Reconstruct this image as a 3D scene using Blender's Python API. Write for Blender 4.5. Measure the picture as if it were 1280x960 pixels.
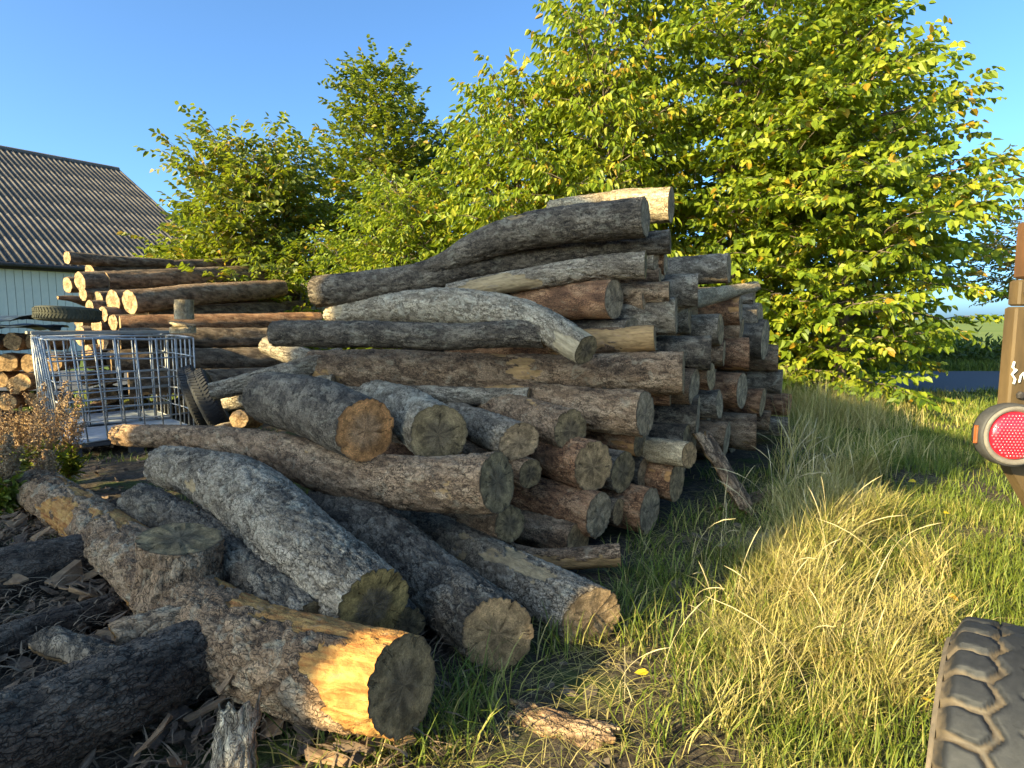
import bpy, math, random
import numpy as np
from mathutils import Vector, Matrix

random.seed(7)
RNG = np.random.default_rng(11)
for o in list(bpy.data.objects):
    bpy.data.objects.remove(o)
SC = bpy.context.scene
COL = SC.collection

# ------------------------------------------------------------------ camera, sky, sun, exposure
F = 760.0                                   # focal length in pixels of the 1280-wide photograph
CAMZ = 1.4
PITCH = math.atan(78 / F)
cam = bpy.data.cameras.new('camera')
cam.sensor_width = 36.0
cam.lens = F * 36.0 / 1280.0
cam.clip_start = 0.05
cam.clip_end = 4000
camo = bpy.data.objects.new('camera', cam)
COL.objects.link(camo)
camo.location = (0, 0, CAMZ)
camo.rotation_euler = (math.pi / 2 - PITCH, 0, 0)
SC.camera = camo

SUN_EL = math.radians(22)
TO_SUN = Vector((-0.79 * math.cos(SUN_EL), -0.615 * math.cos(SUN_EL), math.sin(SUN_EL))).normalized()
w = bpy.data.worlds.new('World')
SC.world = w
w.use_nodes = True
nt = w.node_tree
sky = nt.nodes.new('ShaderNodeTexSky')
sky.sky_type = 'NISHITA'
sky.sun_disc = False
sky.sun_elevation = SUN_EL
sky.sun_rotation = math.atan2(TO_SUN.x, TO_SUN.y)
sky.altitude = 50
sky.air_density = 0.6
sky.dust_density = 2.1
sky.ozone_density = 8.0
bg = nt.nodes['Background']
bg.inputs['Strength'].default_value = 0.15
nt.links.new(sky.outputs[0], bg.inputs['Color'])

sl = bpy.data.lights.new('sun', 'SUN')
sl.energy = 4.5
sl.angle = math.radians(0.53)
sl.color = (1.0, 0.83, 0.58)
so = bpy.data.objects.new('sun', sl)
COL.objects.link(so)
so.location = TO_SUN * 60
so.rotation_euler = TO_SUN.to_track_quat('Z', 'Y').to_euler()

SC.view_settings.view_transform = 'Standard'
SC.view_settings.look = 'None'
SC.view_settings.gamma = 1.0
SC.view_settings.use_curve_mapping = False
SC.view_settings.exposure = 1.82
SC.view_settings.use_white_balance = True        # the camera's daylight-shade white balance
SC.view_settings.white_balance_temperature = 7800
SC.view_settings.white_balance_tint = -6
SC.cycles.max_bounces = 4
SC.cycles.diffuse_bounces = 3
SC.cycles.glossy_bounces = 2
SC.cycles.transmission_bounces = 3
SC.cycles.transparent_max_bounces = 6

# ------------------------------------------------------------------ measuring helpers
CP, SP = math.cos(PITCH), math.sin(PITCH)
def ray(px, py):
    u = (px - 640) / F
    v = (480 - py) / F
    return u, CP + v * SP, v * CP - SP
def at(px, py, Y):
    u, dy, dz = ray(px, py)
    t = Y / dy
    return np.array((u * t, Y, CAMZ + dz * t))
def depth(px, py, Y):
    return Y / ray(px, py)[1]
def gnd(px, py, z=0.0):
    u, dy, dz = ray(px, py)
    t = (z - CAMZ) / dz
    return np.array((u * t, dy * t, z))

# ------------------------------------------------------------------ numpy noise
def _hash(ix, iy, iz, seed):
    h = (ix.astype(np.uint32) * np.uint32(374761393)) ^ (iy.astype(np.uint32) * np.uint32(668265263)) \
        ^ (iz.astype(np.uint32) * np.uint32(2147483647)) ^ np.uint32((seed * 362437 + 12345) & 0xffffffff)
    h = (h ^ (h >> np.uint32(13))) * np.uint32(1274126177)
    h = (h ^ (h >> np.uint32(16))) * np.uint32(2246822519)
    h = h ^ (h >> np.uint32(15))
    return (h & np.uint32(0xffffff)).astype(np.float64) / 16777216.0
def vnoise(p, seed=0):
    i = np.floor(p).astype(np.int64)
    f = p - i
    f = f * f * (3 - 2 * f)
    r = 0
    for a in (0, 1):
        for b in (0, 1):
            for c in (0, 1):
                wgt = (f[:, 0] if a else 1 - f[:, 0]) * (f[:, 1] if b else 1 - f[:, 1]) * (f[:, 2] if c else 1 - f[:, 2])
                r = r + wgt * _hash(i[:, 0] + a, i[:, 1] + b, i[:, 2] + c, seed)
    return r
def fbm(p, octv=4, seed=0):
    a, s, n = 0.5, 0.0, 0.0
    for k in range(octv):
        s = s + a * vnoise(p * (2.03 ** k) + 17.3 * k, seed + k)
        n += a
        a *= 0.5
    return s / n
def worley(p, seed=0):
    i = np.floor(p).astype(np.int64)
    f1 = np.full(len(p), 9.0)
    f2 = np.full(len(p), 9.0)
    cid = np.zeros(len(p))
    for a in (-1, 0, 1):
        for b in (-1, 0, 1):
            for c in (-1, 0, 1):
                j0, j1, j2 = i[:, 0] + a, i[:, 1] + b, i[:, 2] + c
                q0 = j0 + _hash(j0, j1, j2, seed)
                q1 = j1 + _hash(j0, j1, j2, seed + 101)
                q2 = j2 + _hash(j0, j1, j2, seed + 202)
                d = np.sqrt((q0 - p[:, 0]) ** 2 + (q1 - p[:, 1]) ** 2 + (q2 - p[:, 2]) ** 2)
                nearer = d < f1
                f2 = np.where(nearer, f1, np.minimum(f2, d))
                cid = np.where(nearer, _hash(j0, j1, j2, seed + 303), cid)
                f1 = np.where(nearer, d, f1)
    return f1, f2, cid
def sstep(a, b, x):
    t = np.clip((x - a) / (b - a), 0, 1)
    return t * t * (3 - 2 * t)

# ------------------------------------------------------------------ mesh helpers
def mesh_np(name, verts, quads=None, tris=None, smooth=True):
    me = bpy.data.meshes.new(name)
    verts = np.asarray(verts, dtype=np.float32)
    nq = 0 if quads is None else len(quads)
    ntr = 0 if tris is None else len(tris)
    me.vertices.add(len(verts))
    me.vertices.foreach_set('co', verts.ravel())
    loops = []
    starts = []
    tot = []
    if nq:
        loops.append(np.asarray(quads, dtype=np.int32).ravel())
        starts.append(np.arange(nq) * 4)
        tot.append(np.full(nq, 4))
    if ntr:
        loops.append(np.asarray(tris, dtype=np.int32).ravel())
        starts.append(nq * 4 + np.arange(ntr) * 3)
        tot.append(np.full(ntr, 3))
    loops = np.concatenate(loops)
    me.loops.add(len(loops))
    me.loops.foreach_set('vertex_index', loops)
    me.polygons.add(nq + ntr)
    me.polygons.foreach_set('loop_start', np.concatenate(starts).astype(np.int32))
    me.polygons.foreach_set('loop_total', np.concatenate(tot).astype(np.int32))
    me.polygons.foreach_set('use_smooth', np.full(nq + ntr, smooth))
    me.update(calc_edges=True)
    return me
def add_attr(me, name, arr, kind):
    a = me.attributes.new(name, kind, 'POINT')
    arr = np.asarray(arr, dtype=np.float32)
    a.data.foreach_set({'FLOAT_COLOR': 'color', 'FLOAT_VECTOR': 'vector', 'FLOAT': 'value'}[kind], arr.ravel())
def link(name, me, mat=None, parent=None, loc=None):
    o = bpy.data.objects.new(name, me)
    COL.objects.link(o)
    if mat is not None and me is not None and not me.materials:
        me.materials.append(mat)
    if parent is not None:
        o.parent = parent
    if loc is not None:
        o.location = loc
    return o
def tag(o, label, cat, group=None):
    o['label'] = label
    o['category'] = cat
    if group:
        o['group'] = group
    return o
def struct(o):
    o['kind'] = 'structure'
    return o
def stuff(o, label=None, cat=None):
    o['kind'] = 'stuff'
    if label:
        o['label'] = label
        o['category'] = cat
    return o
def empty(name, loc, label=None, cat=None, group=None, rotz=0):
    o = bpy.data.objects.new(name, None)
    o.empty_display_size = 0.1
    COL.objects.link(o)
    o.location = loc
    o.rotation_euler = (0, 0, rotz)
    if label:
        tag(o, label, cat, group)
    return o
class MB:
    """collects simple shapes into one mesh"""
    def __init__(s):
        s.v = []
        s.f = []
    def box(s, lo, hi, M=None, bev=0.0):
        x0, y0, z0 = lo
        x1, y1, z1 = hi
        b = len(s.v)
        if bev <= 0:
            c = [(x0, y0, z0), (x1, y0, z0), (x1, y1, z0), (x0, y1, z0), (x0, y0, z1), (x1, y0, z1), (x1, y1, z1), (x0, y1, z1)]
            fs = [(0, 3, 2, 1), (4, 5, 6, 7), (0, 1, 5, 4), (1, 2, 6, 5), (2, 3, 7, 6), (3, 0, 4, 7)]
        else:
            c = []
            for z, d in ((z0, bev), (z0 + bev, 0), (z1 - bev, 0), (z1, bev)):
                e = bev
                for (cx, sx) in ((x0, 1), (x1, -1)):
                    pass
                c += [(x0 + d + e, y0 + d, z), (x1 - d - e, y0 + d, z), (x1 - d, y0 + d + e, z), (x1 - d, y1 - d - e, z),
                      (x1 - d - e, y1 - d, z), (x0 + d + e, y1 - d, z), (x0 + d, y1 - d - e, z), (x0 + d, y0 + d + e, z)]
            fs = [tuple(range(7, -1, -1)), tuple(range(24, 32))]
            for k in range(3):
                for i in range(8):
                    j = (i + 1) % 8
                    fs.append((k * 8 + i, k * 8 + j, k * 8 + 8 + j, k * 8 + 8 + i))
        for p in c:
            s.v.append(tuple(M @ Vector(p)) if M is not None else p)
        for f in fs:
            s.f.append(tuple(b + i for i in f))
        return s
    def tube(s, pts, rad, n=8, cap=True):
        pts = [Vector(p) for p in pts]
        if not hasattr(rad, '__len__'):
            rad = [rad] * len(pts)
        b = len(s.v)
        T0 = None
        for i, p in enumerate(pts):
            T = (pts[min(i + 1, len(pts) - 1)] - pts[max(i - 1, 0)]).normalized()
            if T0 is None:
                N = T.orthogonal().normalized()
            else:
                N = (T0.rotation_difference(T)) @ N
            T0 = T
            B = T.cross(N)
            for k in range(n):
                a = 2 * math.pi * k / n
                s.v.append(tuple(p + (N * math.cos(a) + B * math.sin(a)) * rad[i]))
        for i in range(len(pts) - 1):
            for k in range(n):
                j = (k + 1) % n
                s.f.append((b + i * n + k, b + i * n + j, b + (i + 1) * n + j, b + (i + 1) * n + k))
        if cap:
            s.f.append(tuple(b + k for k in range(n - 1, -1, -1)))
            e = b + (len(pts) - 1) * n
            s.f.append(tuple(e + k for k in range(n)))
        return s
    def lathe(s, prof, axis_o, ax, n=32, close=False):
        """prof = (radius, height along ax)"""
        ax = Vector(ax).normalized()
        N = ax.orthogonal().normalized()
        B = ax.cross(N)
        o = Vector(axis_o)
        b = len(s.v)
        for (r, h) in prof:
            for k in range(n):
                a = 2 * math.pi * k / n
                s.v.append(tuple(o + ax * h + (N * math.cos(a) + B * math.sin(a)) * r))
        m = len(prof)
        for i in range(m if close else m - 1):
            i2 = (i + 1) % m
            for k in range(n):
                j = (k + 1) % n
                s.f.append((b + i * n + k, b + i * n + j, b + i2 * n + j, b + i2 * n + k))
        return s
    def mesh(s, name, smooth=False):
        me = bpy.data.meshes.new(name)
        me.from_pydata(s.v, [], s.f)
        if smooth:
            me.polygons.foreach_set('use_smooth', [True] * len(me.polygons))
        me.update()
        return me
    def build(s, name, mat, parent=None, smooth=False, loc=None):
        return link(name, s.mesh(name, smooth), mat, parent, loc)

# ------------------------------------------------------------------ materials
def newmat(name):
    m = bpy.data.materials.new(name)
    m.use_nodes = True
    t = m.node_tree
    b = t.nodes['Principled BSDF']
    return m, t, b
def N(t, typ, **kw):
    n = t.nodes.new(typ)
    for k, v in kw.items():
        setattr(n, k, v)
    return n
def setin(n, **kw):
    for k, v in kw.items():
        n.inputs[k.replace('_', ' ')].default_value = v
    return n
def ramp(t, fac, stops, interp='LINEAR'):
    r = N(t, 'ShaderNodeValToRGB')
    r.color_ramp.interpolation = interp
    els = r.color_ramp.elements
    while len(els) < len(stops):
        els.new(0.5)
    for e, (p, c) in zip(els, stops):
        e.position = p
        e.color = (c[0], c[1], c[2], 1) if hasattr(c, '__len__') else (c, c, c, 1)
    t.links.new(fac, r.inputs['Fac'])
    return r.outputs['Color']
def mixc(t, fac, a, b, mode='MIX'):
    m = N(t, 'ShaderNodeMix', data_type='RGBA', blend_type=mode)
    for sock, v in ((m.inputs['Factor'], fac), (m.inputs['A'], a), (m.inputs['B'], b)):
        if isinstance(v, bpy.types.NodeSocket):
            t.links.new(v, sock)
        elif hasattr(v, '__len__'):
            sock.default_value = (v[0], v[1], v[2], 1)
        else:
            sock.default_value = v
    # Factor sockets: first is float
    return m.outputs['Result']
def math_(t, op, a, b=None, clamp=False):
    m = N(t, 'ShaderNodeMath', operation=op, use_clamp=clamp)
    for i, v in enumerate((a, b)):
        if v is None:
            continue
        if isinstance(v, bpy.types.NodeSocket):
            t.links.new(v, m.inputs[i])
        else:
            m.inputs[i].default_value = v
    return m.outputs[0]
def noise(t, vec, scale, detail=5, rough=0.6, dist=0.0):
    n = N(t, 'ShaderNodeTexNoise')
    n.inputs['Scale'].default_value = scale
    n.inputs['Detail'].default_value = detail
    n.inputs['Roughness'].default_value = rough
    n.inputs['Distortion'].default_value = dist
    if vec is not None:
        t.links.new(vec, n.inputs['Vector'])
    return n.outputs['Fac']
def mapping(t, vec, scale=(1, 1, 1), loc=(0, 0, 0)):
    m = N(t, 'ShaderNodeMapping')
    m.inputs['Scale'].default_value = scale
    m.inputs['Location'].default_value = loc
    t.links.new(vec, m.inputs['Vector'])
    return m.outputs[0]
def bump(t, h, strength=0.5, dist=0.01, normal=None):
    b = N(t, 'ShaderNodeBump')
    b.inputs['Strength'].default_value = strength
    b.inputs['Distance'].default_value = dist
    t.links.new(h, b.inputs['Height'])
    if normal is not None:
        t.links.new(normal, b.inputs['Normal'])
    return b.outputs[0]
def attr(t, name, out='Vector'):
    a = N(t, 'ShaderNodeAttribute', attribute_name=name)
    return a.outputs[out]
def objco(t):
    return N(t, 'ShaderNodeTexCoord').outputs['Object']

def simple_mat(name, col, col2=None, scale=8.0, rough=0.7, metal=0.0, bmp=0.2, bdist=0.004, stretch=(1, 1, 1), spec=0.3):
    m, t, b = newmat(name)
    co = mapping(t, objco(t), stretch)
    n = noise(t, co, scale, 6, 0.65)
    n2 = noise(t, co, scale * 5.3, 4, 0.6)
    c2 = col2 or tuple(x * 0.6 for x in col)
    f = math_(t, 'ADD', math_(t, 'MULTIPLY', n, 0.7), math_(t, 'MULTIPLY', n2, 0.3))
    c = ramp(t, f, [(0.32, c2), (0.62, col)])
    t.links.new(c, b.inputs['Base Color'])
    b.inputs['Roughness'].default_value = rough
    b.inputs['Metallic'].default_value = metal
    b.inputs['Specular IOR Level'].default_value = spec
    if bmp:
        t.links.new(bump(t, f, bmp, bdist), b.inputs['Normal'])
    return m

def bark_mat(name, dark, mid, light, lichen, wood, lich_amt=0.5, wood2=None):
    """bk attribute: r = peeled, g = plate id, b = plate (1) or crack (0), a = broad noise; lc = straightened position"""
    m, t, b = newmat(name)
    a = N(t, 'ShaderNodeAttribute', attribute_name='bk')
    sep = N(t, 'ShaderNodeSeparateColor')
    t.links.new(a.outputs['Color'], sep.inputs[0])
    peel, plate, crack = sep.outputs[0], sep.outputs[1], sep.outputs[2]
    lc = attr(t, 'lc')
    lcs = mapping(t, lc, (1, 1, 0.35))
    n1 = noise(t, lcs, 5.5, 3, 0.6, 0.4)
    n2 = noise(t, lcs, 30, 4, 0.72, 0.5)
    n3 = noise(t, lc, 110, 2, 0.65)
    f = math_(t, 'ADD', math_(t, 'MULTIPLY', n1, 0.45), math_(t, 'MULTIPLY', n2, 0.35))
    f = math_(t, 'ADD', f, math_(t, 'MULTIPLY', plate, 0.34))
    f = math_(t, 'SUBTRACT', f, 0.05)
    c = ramp(t, f, [(0.27, dark), (0.47, mid), (0.74, light)])
    c = mixc(t, math_(t, 'MULTIPLY', math_(t, 'SUBTRACT', 1.0, crack), 0.7), c, tuple(x * .8 for x in dark))
    vo = N(t, 'ShaderNodeTexVoronoi', feature='DISTANCE_TO_EDGE')
    vo.inputs['Scale'].default_value = 48
    wv_ = N(t, 'ShaderNodeVectorMath', operation='ADD')
    nc = N(t, 'ShaderNodeTexNoise'); nc.inputs['Scale'].default_value = 30; t.links.new(lc, nc.inputs['Vector'])
    sc_ = N(t, 'ShaderNodeVectorMath', operation='SCALE'); sc_.inputs['Scale'].default_value = .05
    t.links.new(nc.outputs['Color'], sc_.inputs[0]); t.links.new(sc_.outputs[0], wv_.inputs[0]); t.links.new(lcs, wv_.inputs[1])
    t.links.new(wv_.outputs[0], vo.inputs['Vector'])
    ve = ramp(t, vo.outputs['Distance'], [(0.0, 0.0), (0.10, 1.0)])
    # fissures come and go along the stem
    fis = math_(t, 'MULTIPLY', math_(t, 'SUBTRACT', 1.0, ve), ramp(t, noise(t, lc, 7, 3, .6), [(.38, 0.0), (.55, 1.0)]))
    c = mixc(t, math_(t, 'MULTIPLY', fis, 0.85), c, tuple(x * .5 for x in dark))
    sg = ramp(t, n3, [(0.30, 0.6), (0.5, 1.0), (0.70, 1.45)])
    c = mixc(t, 1.0, c, sg, 'MULTIPLY')
    # grey-green lichen blotches
    nl = noise(t, lc, 9, 3, 0.7, 0.8)
    nl2 = n2
    lf = ramp(t, math_(t, 'ADD', math_(t, 'MULTIPLY', nl, 0.7), math_(t, 'MULTIPLY', nl2, 0.3)), [(0.57 - 0.08 * lich_amt, 0.0), (0.66 - 0.06 * lich_amt, 1.0)])
    c = mixc(t, math_(t, 'MULTIPLY', lf, 0.5), c, lichen)
    # pale flecks
    nf = ramp(t, noise(t, lcs, 75, 2, 0.8), [(0.66, 0.0), (0.72, 1.0)])
    c = mixc(t, math_(t, 'MULTIPLY', nf, 0.3), c, tuple(min(1, x * 1.9 + 0.05) for x in light))
    # bare wood where the bark has come off
    wv = noise(t, mapping(t, lc, (1, 1, 0.08)), 60, 3, 0.6, 0.3)
    wv2 = n2
    w2 = wood2 or tuple(x * 0.55 for x in wood)
    wc = ramp(t, math_(t, 'ADD', math_(t, 'MULTIPLY', wv, 0.5), math_(t, 'MULTIPLY', wv2, 0.5)), [(0.38, w2), (0.6, wood)])
    wc = mixc(t, math_(t, 'MULTIPLY', math_(t, 'SUBTRACT', 1.0, crack), 0.55), wc, tuple(x * .35 for x in wood))
    wc = mixc(t, ramp(t, n2, [(.58, 0.0), (.66, .8)]), wc, mid)
    pf = ramp(t, peel, [(0.35, 0.0), (0.6, 1.0)])
    c = mixc(t, pf, c, wc)
    t.links.new(c, b.inputs['Base Color'])
    b.inputs['Roughness'].default_value = 0.88
    b.inputs['Specular IOR Level'].default_value = 0.25
    hh = math_(t, 'ADD', math_(t, 'MULTIPLY', n2, 0.7), math_(t, 'MULTIPLY', n3, 0.3))
    hh = math_(t, 'ADD', math_(t, 'MULTIPLY', hh, 0.75), math_(t, 'MULTIPLY', math_(t, 'MULTIPLY', ve, 0.22), math_(t, 'SUBTRACT', 1.0, pf)))
    t.links.new(bump(t, hh, 1.0, 0.02), b.inputs['Normal'])
    return m

def cut_mat(name, outer, core, coresize=0.45, outer2=None, ringc=0.6, coresoft=0.14):
    m, t, b = newmat(name)
    v = attr(t, 'cf')
    nz = noise(t, v, 2.2, 4, 0.6)
    off = N(t, 'ShaderNodeVectorMath', operation='LENGTH')
    t.links.new(v, off.inputs[0])
    rho = off.outputs['Value']
    rr = math_(t, 'ADD', rho, math_(t, 'MULTIPLY', math_(t, 'SUBTRACT', nz, 0.5), 0.42))
    o2 = outer2 or tuple(x * 0.6 for x in outer)
    n2 = noise(t, v, 4.5, 6, 0.7)
    oc = ramp(t, n2, [(0.35, o2), (0.62, outer)])
    corec = mixc(t, noise(t, v, 7, 5, 0.7), tuple(x * 0.7 for x in core), core)
    c = mixc(t, ramp(t, rr, [(max(0.0, coresize - coresoft), 1.0), (coresize + coresoft, 0.0)]), oc, corec)
    rings = math_(t, 'SINE', math_(t, 'MULTIPLY', rr, 62.0))
    rings = math_(t, 'ADD', math_(t, 'MULTIPLY', rings, 0.5), 0.5)
    c = mixc(t, math_(t, 'MULTIPLY', rings, 1 - ringc), c, tuple(x * 0.45 for x in outer))
    # radial checks
    sp = N(t, 'ShaderNodeSeparateXYZ')
    t.links.new(v, sp.inputs[0])
    an = math_(t, 'ARCTAN2', sp.outputs[1], sp.outputs[0])
    cv = N(t, 'ShaderNodeCombineXYZ')
    t.links.new(math_(t, 'MULTIPLY', an, 2.3), cv.inputs[0])
    t.links.new(math_(t, 'MULTIPLY', rho, 0.9), cv.inputs[1])
    oi0 = N(t, 'ShaderNodeObjectInfo')
    t.links.new(math_(t, 'MULTIPLY', oi0.outputs['Random'], 60.0), cv.inputs[2])
    rc = noise(t, cv.outputs[0], 1.6, 3, 0.75)
    ck = ramp(t, rc, [(0.355, 1.0), (0.385, 0.0)])
    c = mixc(t, math_(t, 'MULTIPLY', math_(t, 'MULTIPLY', ck, 0.8), ramp(t, rho, [(0.1, 0.15), (0.45, 1.0)])), c, tuple(x * 0.22 for x in outer))
    cv2 = N(t, 'ShaderNodeCombineXYZ')
    t.links.new(math_(t, 'MULTIPLY', an, 1.1), cv2.inputs[0]); t.links.new(math_(t, 'MULTIPLY', rho, 1.3), cv2.inputs[1])
    oi = N(t, 'ShaderNodeObjectInfo')
    t.links.new(math_(t, 'MULTIPLY', oi.outputs['Random'], 40.0), cv2.inputs[2])
    c = mixc(t, 1.0, c, ramp(t, noise(t, cv2.outputs[0], 1.7, 3, .6), [(.36, .55), (.5, 1.0), (.64, 1.45)]), 'MULTIPLY')
    c = mixc(t, 1.0, c, ramp(t, noise(t, v, 26, 3, .7), [(.3, .62), (.5, 1.0), (.7, 1.35)]), 'MULTIPLY')
    # dark bark rim and dirt
    rim = ramp(t, rr, [(0.93, 0.0), (1.0, 1.0)])
    c = mixc(t, math_(t, 'MULTIPLY', rim, 0.7), c, (0.05, 0.038, 0.03))
    dirt = ramp(t, noise(t, v, 3.1, 8, 0.8), [(0.50, 0.0), (0.66, 1.0)])
    c = mixc(t, math_(t, 'MULTIPLY', dirt, 0.55), c, tuple(x * 0.35 for x in outer))
    t.links.new(c, b.inputs['Base Color'])
    b.inputs['Roughness'].default_value = 0.9
    b.inputs['Specular IOR Level'].default_value = 0.2
    sw = noise(t, mapping(t, v, (3, 40, 3)), 1.5, 3, 0.6)
    h = math_(t, 'ADD', math_(t, 'MULTIPLY', n2, 0.6), math_(t, 'MULTIPLY', sw, 0.4))
    h = math_(t, 'SUBTRACT', h, math_(t, 'MULTIPLY', ck, 0.6))
    t.links.new(bump(t, h, 0.9, 0.012), b.inputs['Normal'])
    return m

BARK = {
    'dark': bark_mat('bark_dark', (0.037, 0.028, 0.019), (0.127, 0.095, 0.064), (0.286, 0.222, 0.151), (0.330, 0.281, 0.194), (0.396, 0.255, 0.123), 0.35),
    'grey': bark_mat('bark_grey', (0.066, 0.047, 0.031), (0.259, 0.196, 0.130), (0.473, 0.372, 0.255), (0.462, 0.398, 0.277), (0.484, 0.337, 0.176), 0.4),
    'pale': bark_mat('bark_pale', (0.099, 0.071, 0.044), (0.363, 0.281, 0.185), (0.583, 0.469, 0.317), (0.550, 0.474, 0.339), (0.550, 0.418, 0.246), 0.6),
    'brown': bark_mat('bark_brown', (0.068, 0.041, 0.023), (0.297, 0.178, 0.097), (0.473, 0.316, 0.185), (0.396, 0.311, 0.198), (0.506, 0.296, 0.123), 0.2),
    'red': bark_mat('bark_red', (0.075, 0.035, 0.018), (0.319, 0.153, 0.072), (0.473, 0.265, 0.136), (0.341, 0.245, 0.145), (0.550, 0.275, 0.101), 0.1),
    'orange': bark_mat('bark_orange', (0.068, 0.041, 0.024), (0.286, 0.168, 0.088), (0.462, 0.311, 0.180), (0.418, 0.367, 0.251), (0.52, 0.285, 0.085), 0.6, (0.26, 0.085, 0.022)),
    'rotten': bark_mat('bark_rotten', (.030, .020, .013), (.095, .064, .042), (.175, .125, .085), (.16, .135, .10), (.26, .18, .11), 0.2),
    'bare': bark_mat('bark_bare', (0.198, 0.143, 0.079), (0.418, 0.306, 0.176), (0.594, 0.459, 0.282), (0.440, 0.372, 0.251), (0.616, 0.479, 0.290), 0.2, (0.396, 0.286, 0.150)),
    'far': bark_mat('bark_far', (0.050, 0.035, 0.024), (0.176, 0.119, 0.073), (0.330, 0.240, 0.154), (0.319, 0.255, 0.172), (0.462, 0.275, 0.128), 0.3),
}
CUT = {
    'grey': cut_mat('cut_grey', (0.509, 0.336, 0.181), (0.360, 0.240, 0.135), 0.35, (0.265, 0.173, 0.090)),
    'moss': cut_mat('cut_moss', (0.445, 0.288, 0.098), (0.175, 0.123, 0.076), 0.52, (0.244, 0.158, 0.059), 0.6, 0.09),
    'mossdark': cut_mat('cut_mossdark', (0.360, 0.240, 0.113), (0.207, 0.142, 0.078), 0.5, (0.201, 0.134, 0.063)),
    'orange': cut_mat('cut_orange', (0.678, 0.298, 0.098), (0.572, 0.298, 0.137), 0.55, (0.403, 0.158, 0.054), 0.65),
    'pale': cut_mat('cut_pale', (0.498, 0.326, 0.176), (0.350, 0.211, 0.103), 0.4, (0.329, 0.206, 0.103), 0.6),
    'tan': cut_mat('cut_tan', (0.530, 0.322, 0.147), (0.382, 0.235, 0.113), 0.4, (0.297, 0.178, 0.080)),
}

# ------------------------------------------------------------------ ground
def ground_h(x, y):
    p = np.stack([x, y, np.zeros_like(x)], 1)
    near = np.exp(-np.maximum(0, np.hypot(x, y) - 9) / 6)
    return ((fbm(p * 0.9, 3, 5) - 0.5) * 0.14 + (fbm(p * 4.0, 3, 9) - 0.5) * 0.035) * near
def make_ground():
    xs = np.concatenate([[-900, -400, -180, -90, -50, -32, -24], np.arange(-18, -7, 0.5), np.arange(-7, 8, 0.10), np.arange(8, 20, 0.5), [26, 36, 55, 95, 190, 420, 900]])
    ys = np.concatenate([[-400, -150, -70, -40, -25], np.arange(-16, 0, 0.6), np.arange(0, 10, 0.10), np.arange(10, 24, 0.5), [28, 36, 50, 80, 150, 300, 700, 1500, 2600]])
    X, Y = np.meshgrid(xs, ys)
    x, y = X.ravel(), Y.ravel()
    z = ground_h(x, y)
    nx, ny = len(xs), len(ys)
    i = np.arange(nx * ny).reshape(ny, nx)
    q = np.stack([i[:-1, :-1].ravel(), i[:-1, 1:].ravel(), i[1:, 1:].ravel(), i[1:, :-1].ravel()], 1)
    return mesh_np('ground', np.stack([x, y, z], 1), q)
gm, t, b = newmat('earth_and_litter')
co = objco(t)
n1 = noise(t, co, 1.3, 6, 0.65)
n2 = noise(t, co, 22, 6, 0.75, 0.6)
c = ramp(t, n2, [(0.30, (.022, .018, .014)), (0.5, (.075, .058, .042)), (0.68, (.17, .135, .095)), (0.78, (.26, .21, .15))])
g = ramp(t, noise(t, co, 40, 5, 0.7), [(0.3, (.025, .045, .008)), (0.7, (.10, .13, .03))])
c = mixc(t, ramp(t, n1, [(0.50, 0.0), (0.60, 0.8)]), c, g)
sp = N(t, 'ShaderNodeSeparateXYZ'); t.links.new(co, sp.inputs[0])
fy = ramp(t, math_(t, 'MULTIPLY', sp.outputs[1], 0.02), [(0.18, 0.0), (0.24, 1.0)])
gfar = ramp(t, noise(t, co, 0.25, 5, 0.7), [(0.35, (.07, .11, .02)), (0.65, (.14, .18, .045))])
c = mixc(t, fy, c, gfar)
t.links.new(c, b.inputs['Base Color'])
b.inputs['Roughness'].default_value = 0.95
b.inputs['Specular IOR Level'].default_value = 0.15
t.links.new(bump(t, n2, 0.9, 0.03), b.inputs['Normal'])
struct(link('ground', make_ground(), gm))
def gz(x, y):
    return float(ground_h(np.array([float(x)]), np.array([float(y)]))[0])

# road and field beyond
road_m = simple_mat('asphalt', (.10, .10, .105), (.06, .06, .065), 30, 0.85, 0, 0.3, 0.004)
def strip_mesh(name, p0, p1, wid, z, nseg=30, thick=0.0):
    p0, p1 = Vector(p0), Vector(p1)
    d = (p1 - p0).normalized()
    n = Vector((-d.y, d.x, 0))
    vs, fs = [], []
    for i in range(nseg + 1):
        p = p0.lerp(p1, i / nseg)
        wob = 0.12 * math.sin(i * 1.7)
        for s in (-0.5, 0.5):
            vs.append((p.x + n.x * wid * s, p.y + n.y * wid * s + wob * (s), z))
    for i in range(nseg):
        fs.append((2 * i, 2 * i + 2, 2 * i + 3, 2 * i + 1))
    me = bpy.data.meshes.new(name)
    me.from_pydata(vs, [], fs)
    return me
struct(link('road', strip_mesh('road', (-60, 15.2, 0), (70, 13.6, 0), 5.0, 0.03, 120), road_m))
fm, t, b = newmat('far_field_grass')
co = objco(t)
c = ramp(t, noise(t, mapping(t, co, (0.05, 0.3, 1)), 1.0, 6, 0.7), [(0.35, (.10, .15, .025)), (0.65, (.19, .22, .06))])
t.links.new(c, b.inputs['Base Color'])
b.inputs['Roughness'].default_value = 1.0
b.inputs['Specular IOR Level'].default_value = 0.1
fv = [(-500, 24, .05), (600, 22, .05), (1500, 900, 4), (-1500, 900, 4)]
me = bpy.data.meshes.new('field'); me.from_pydata(fv, [], [(0, 1, 2, 3)])
struct(link('field', me, fm))

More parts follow.
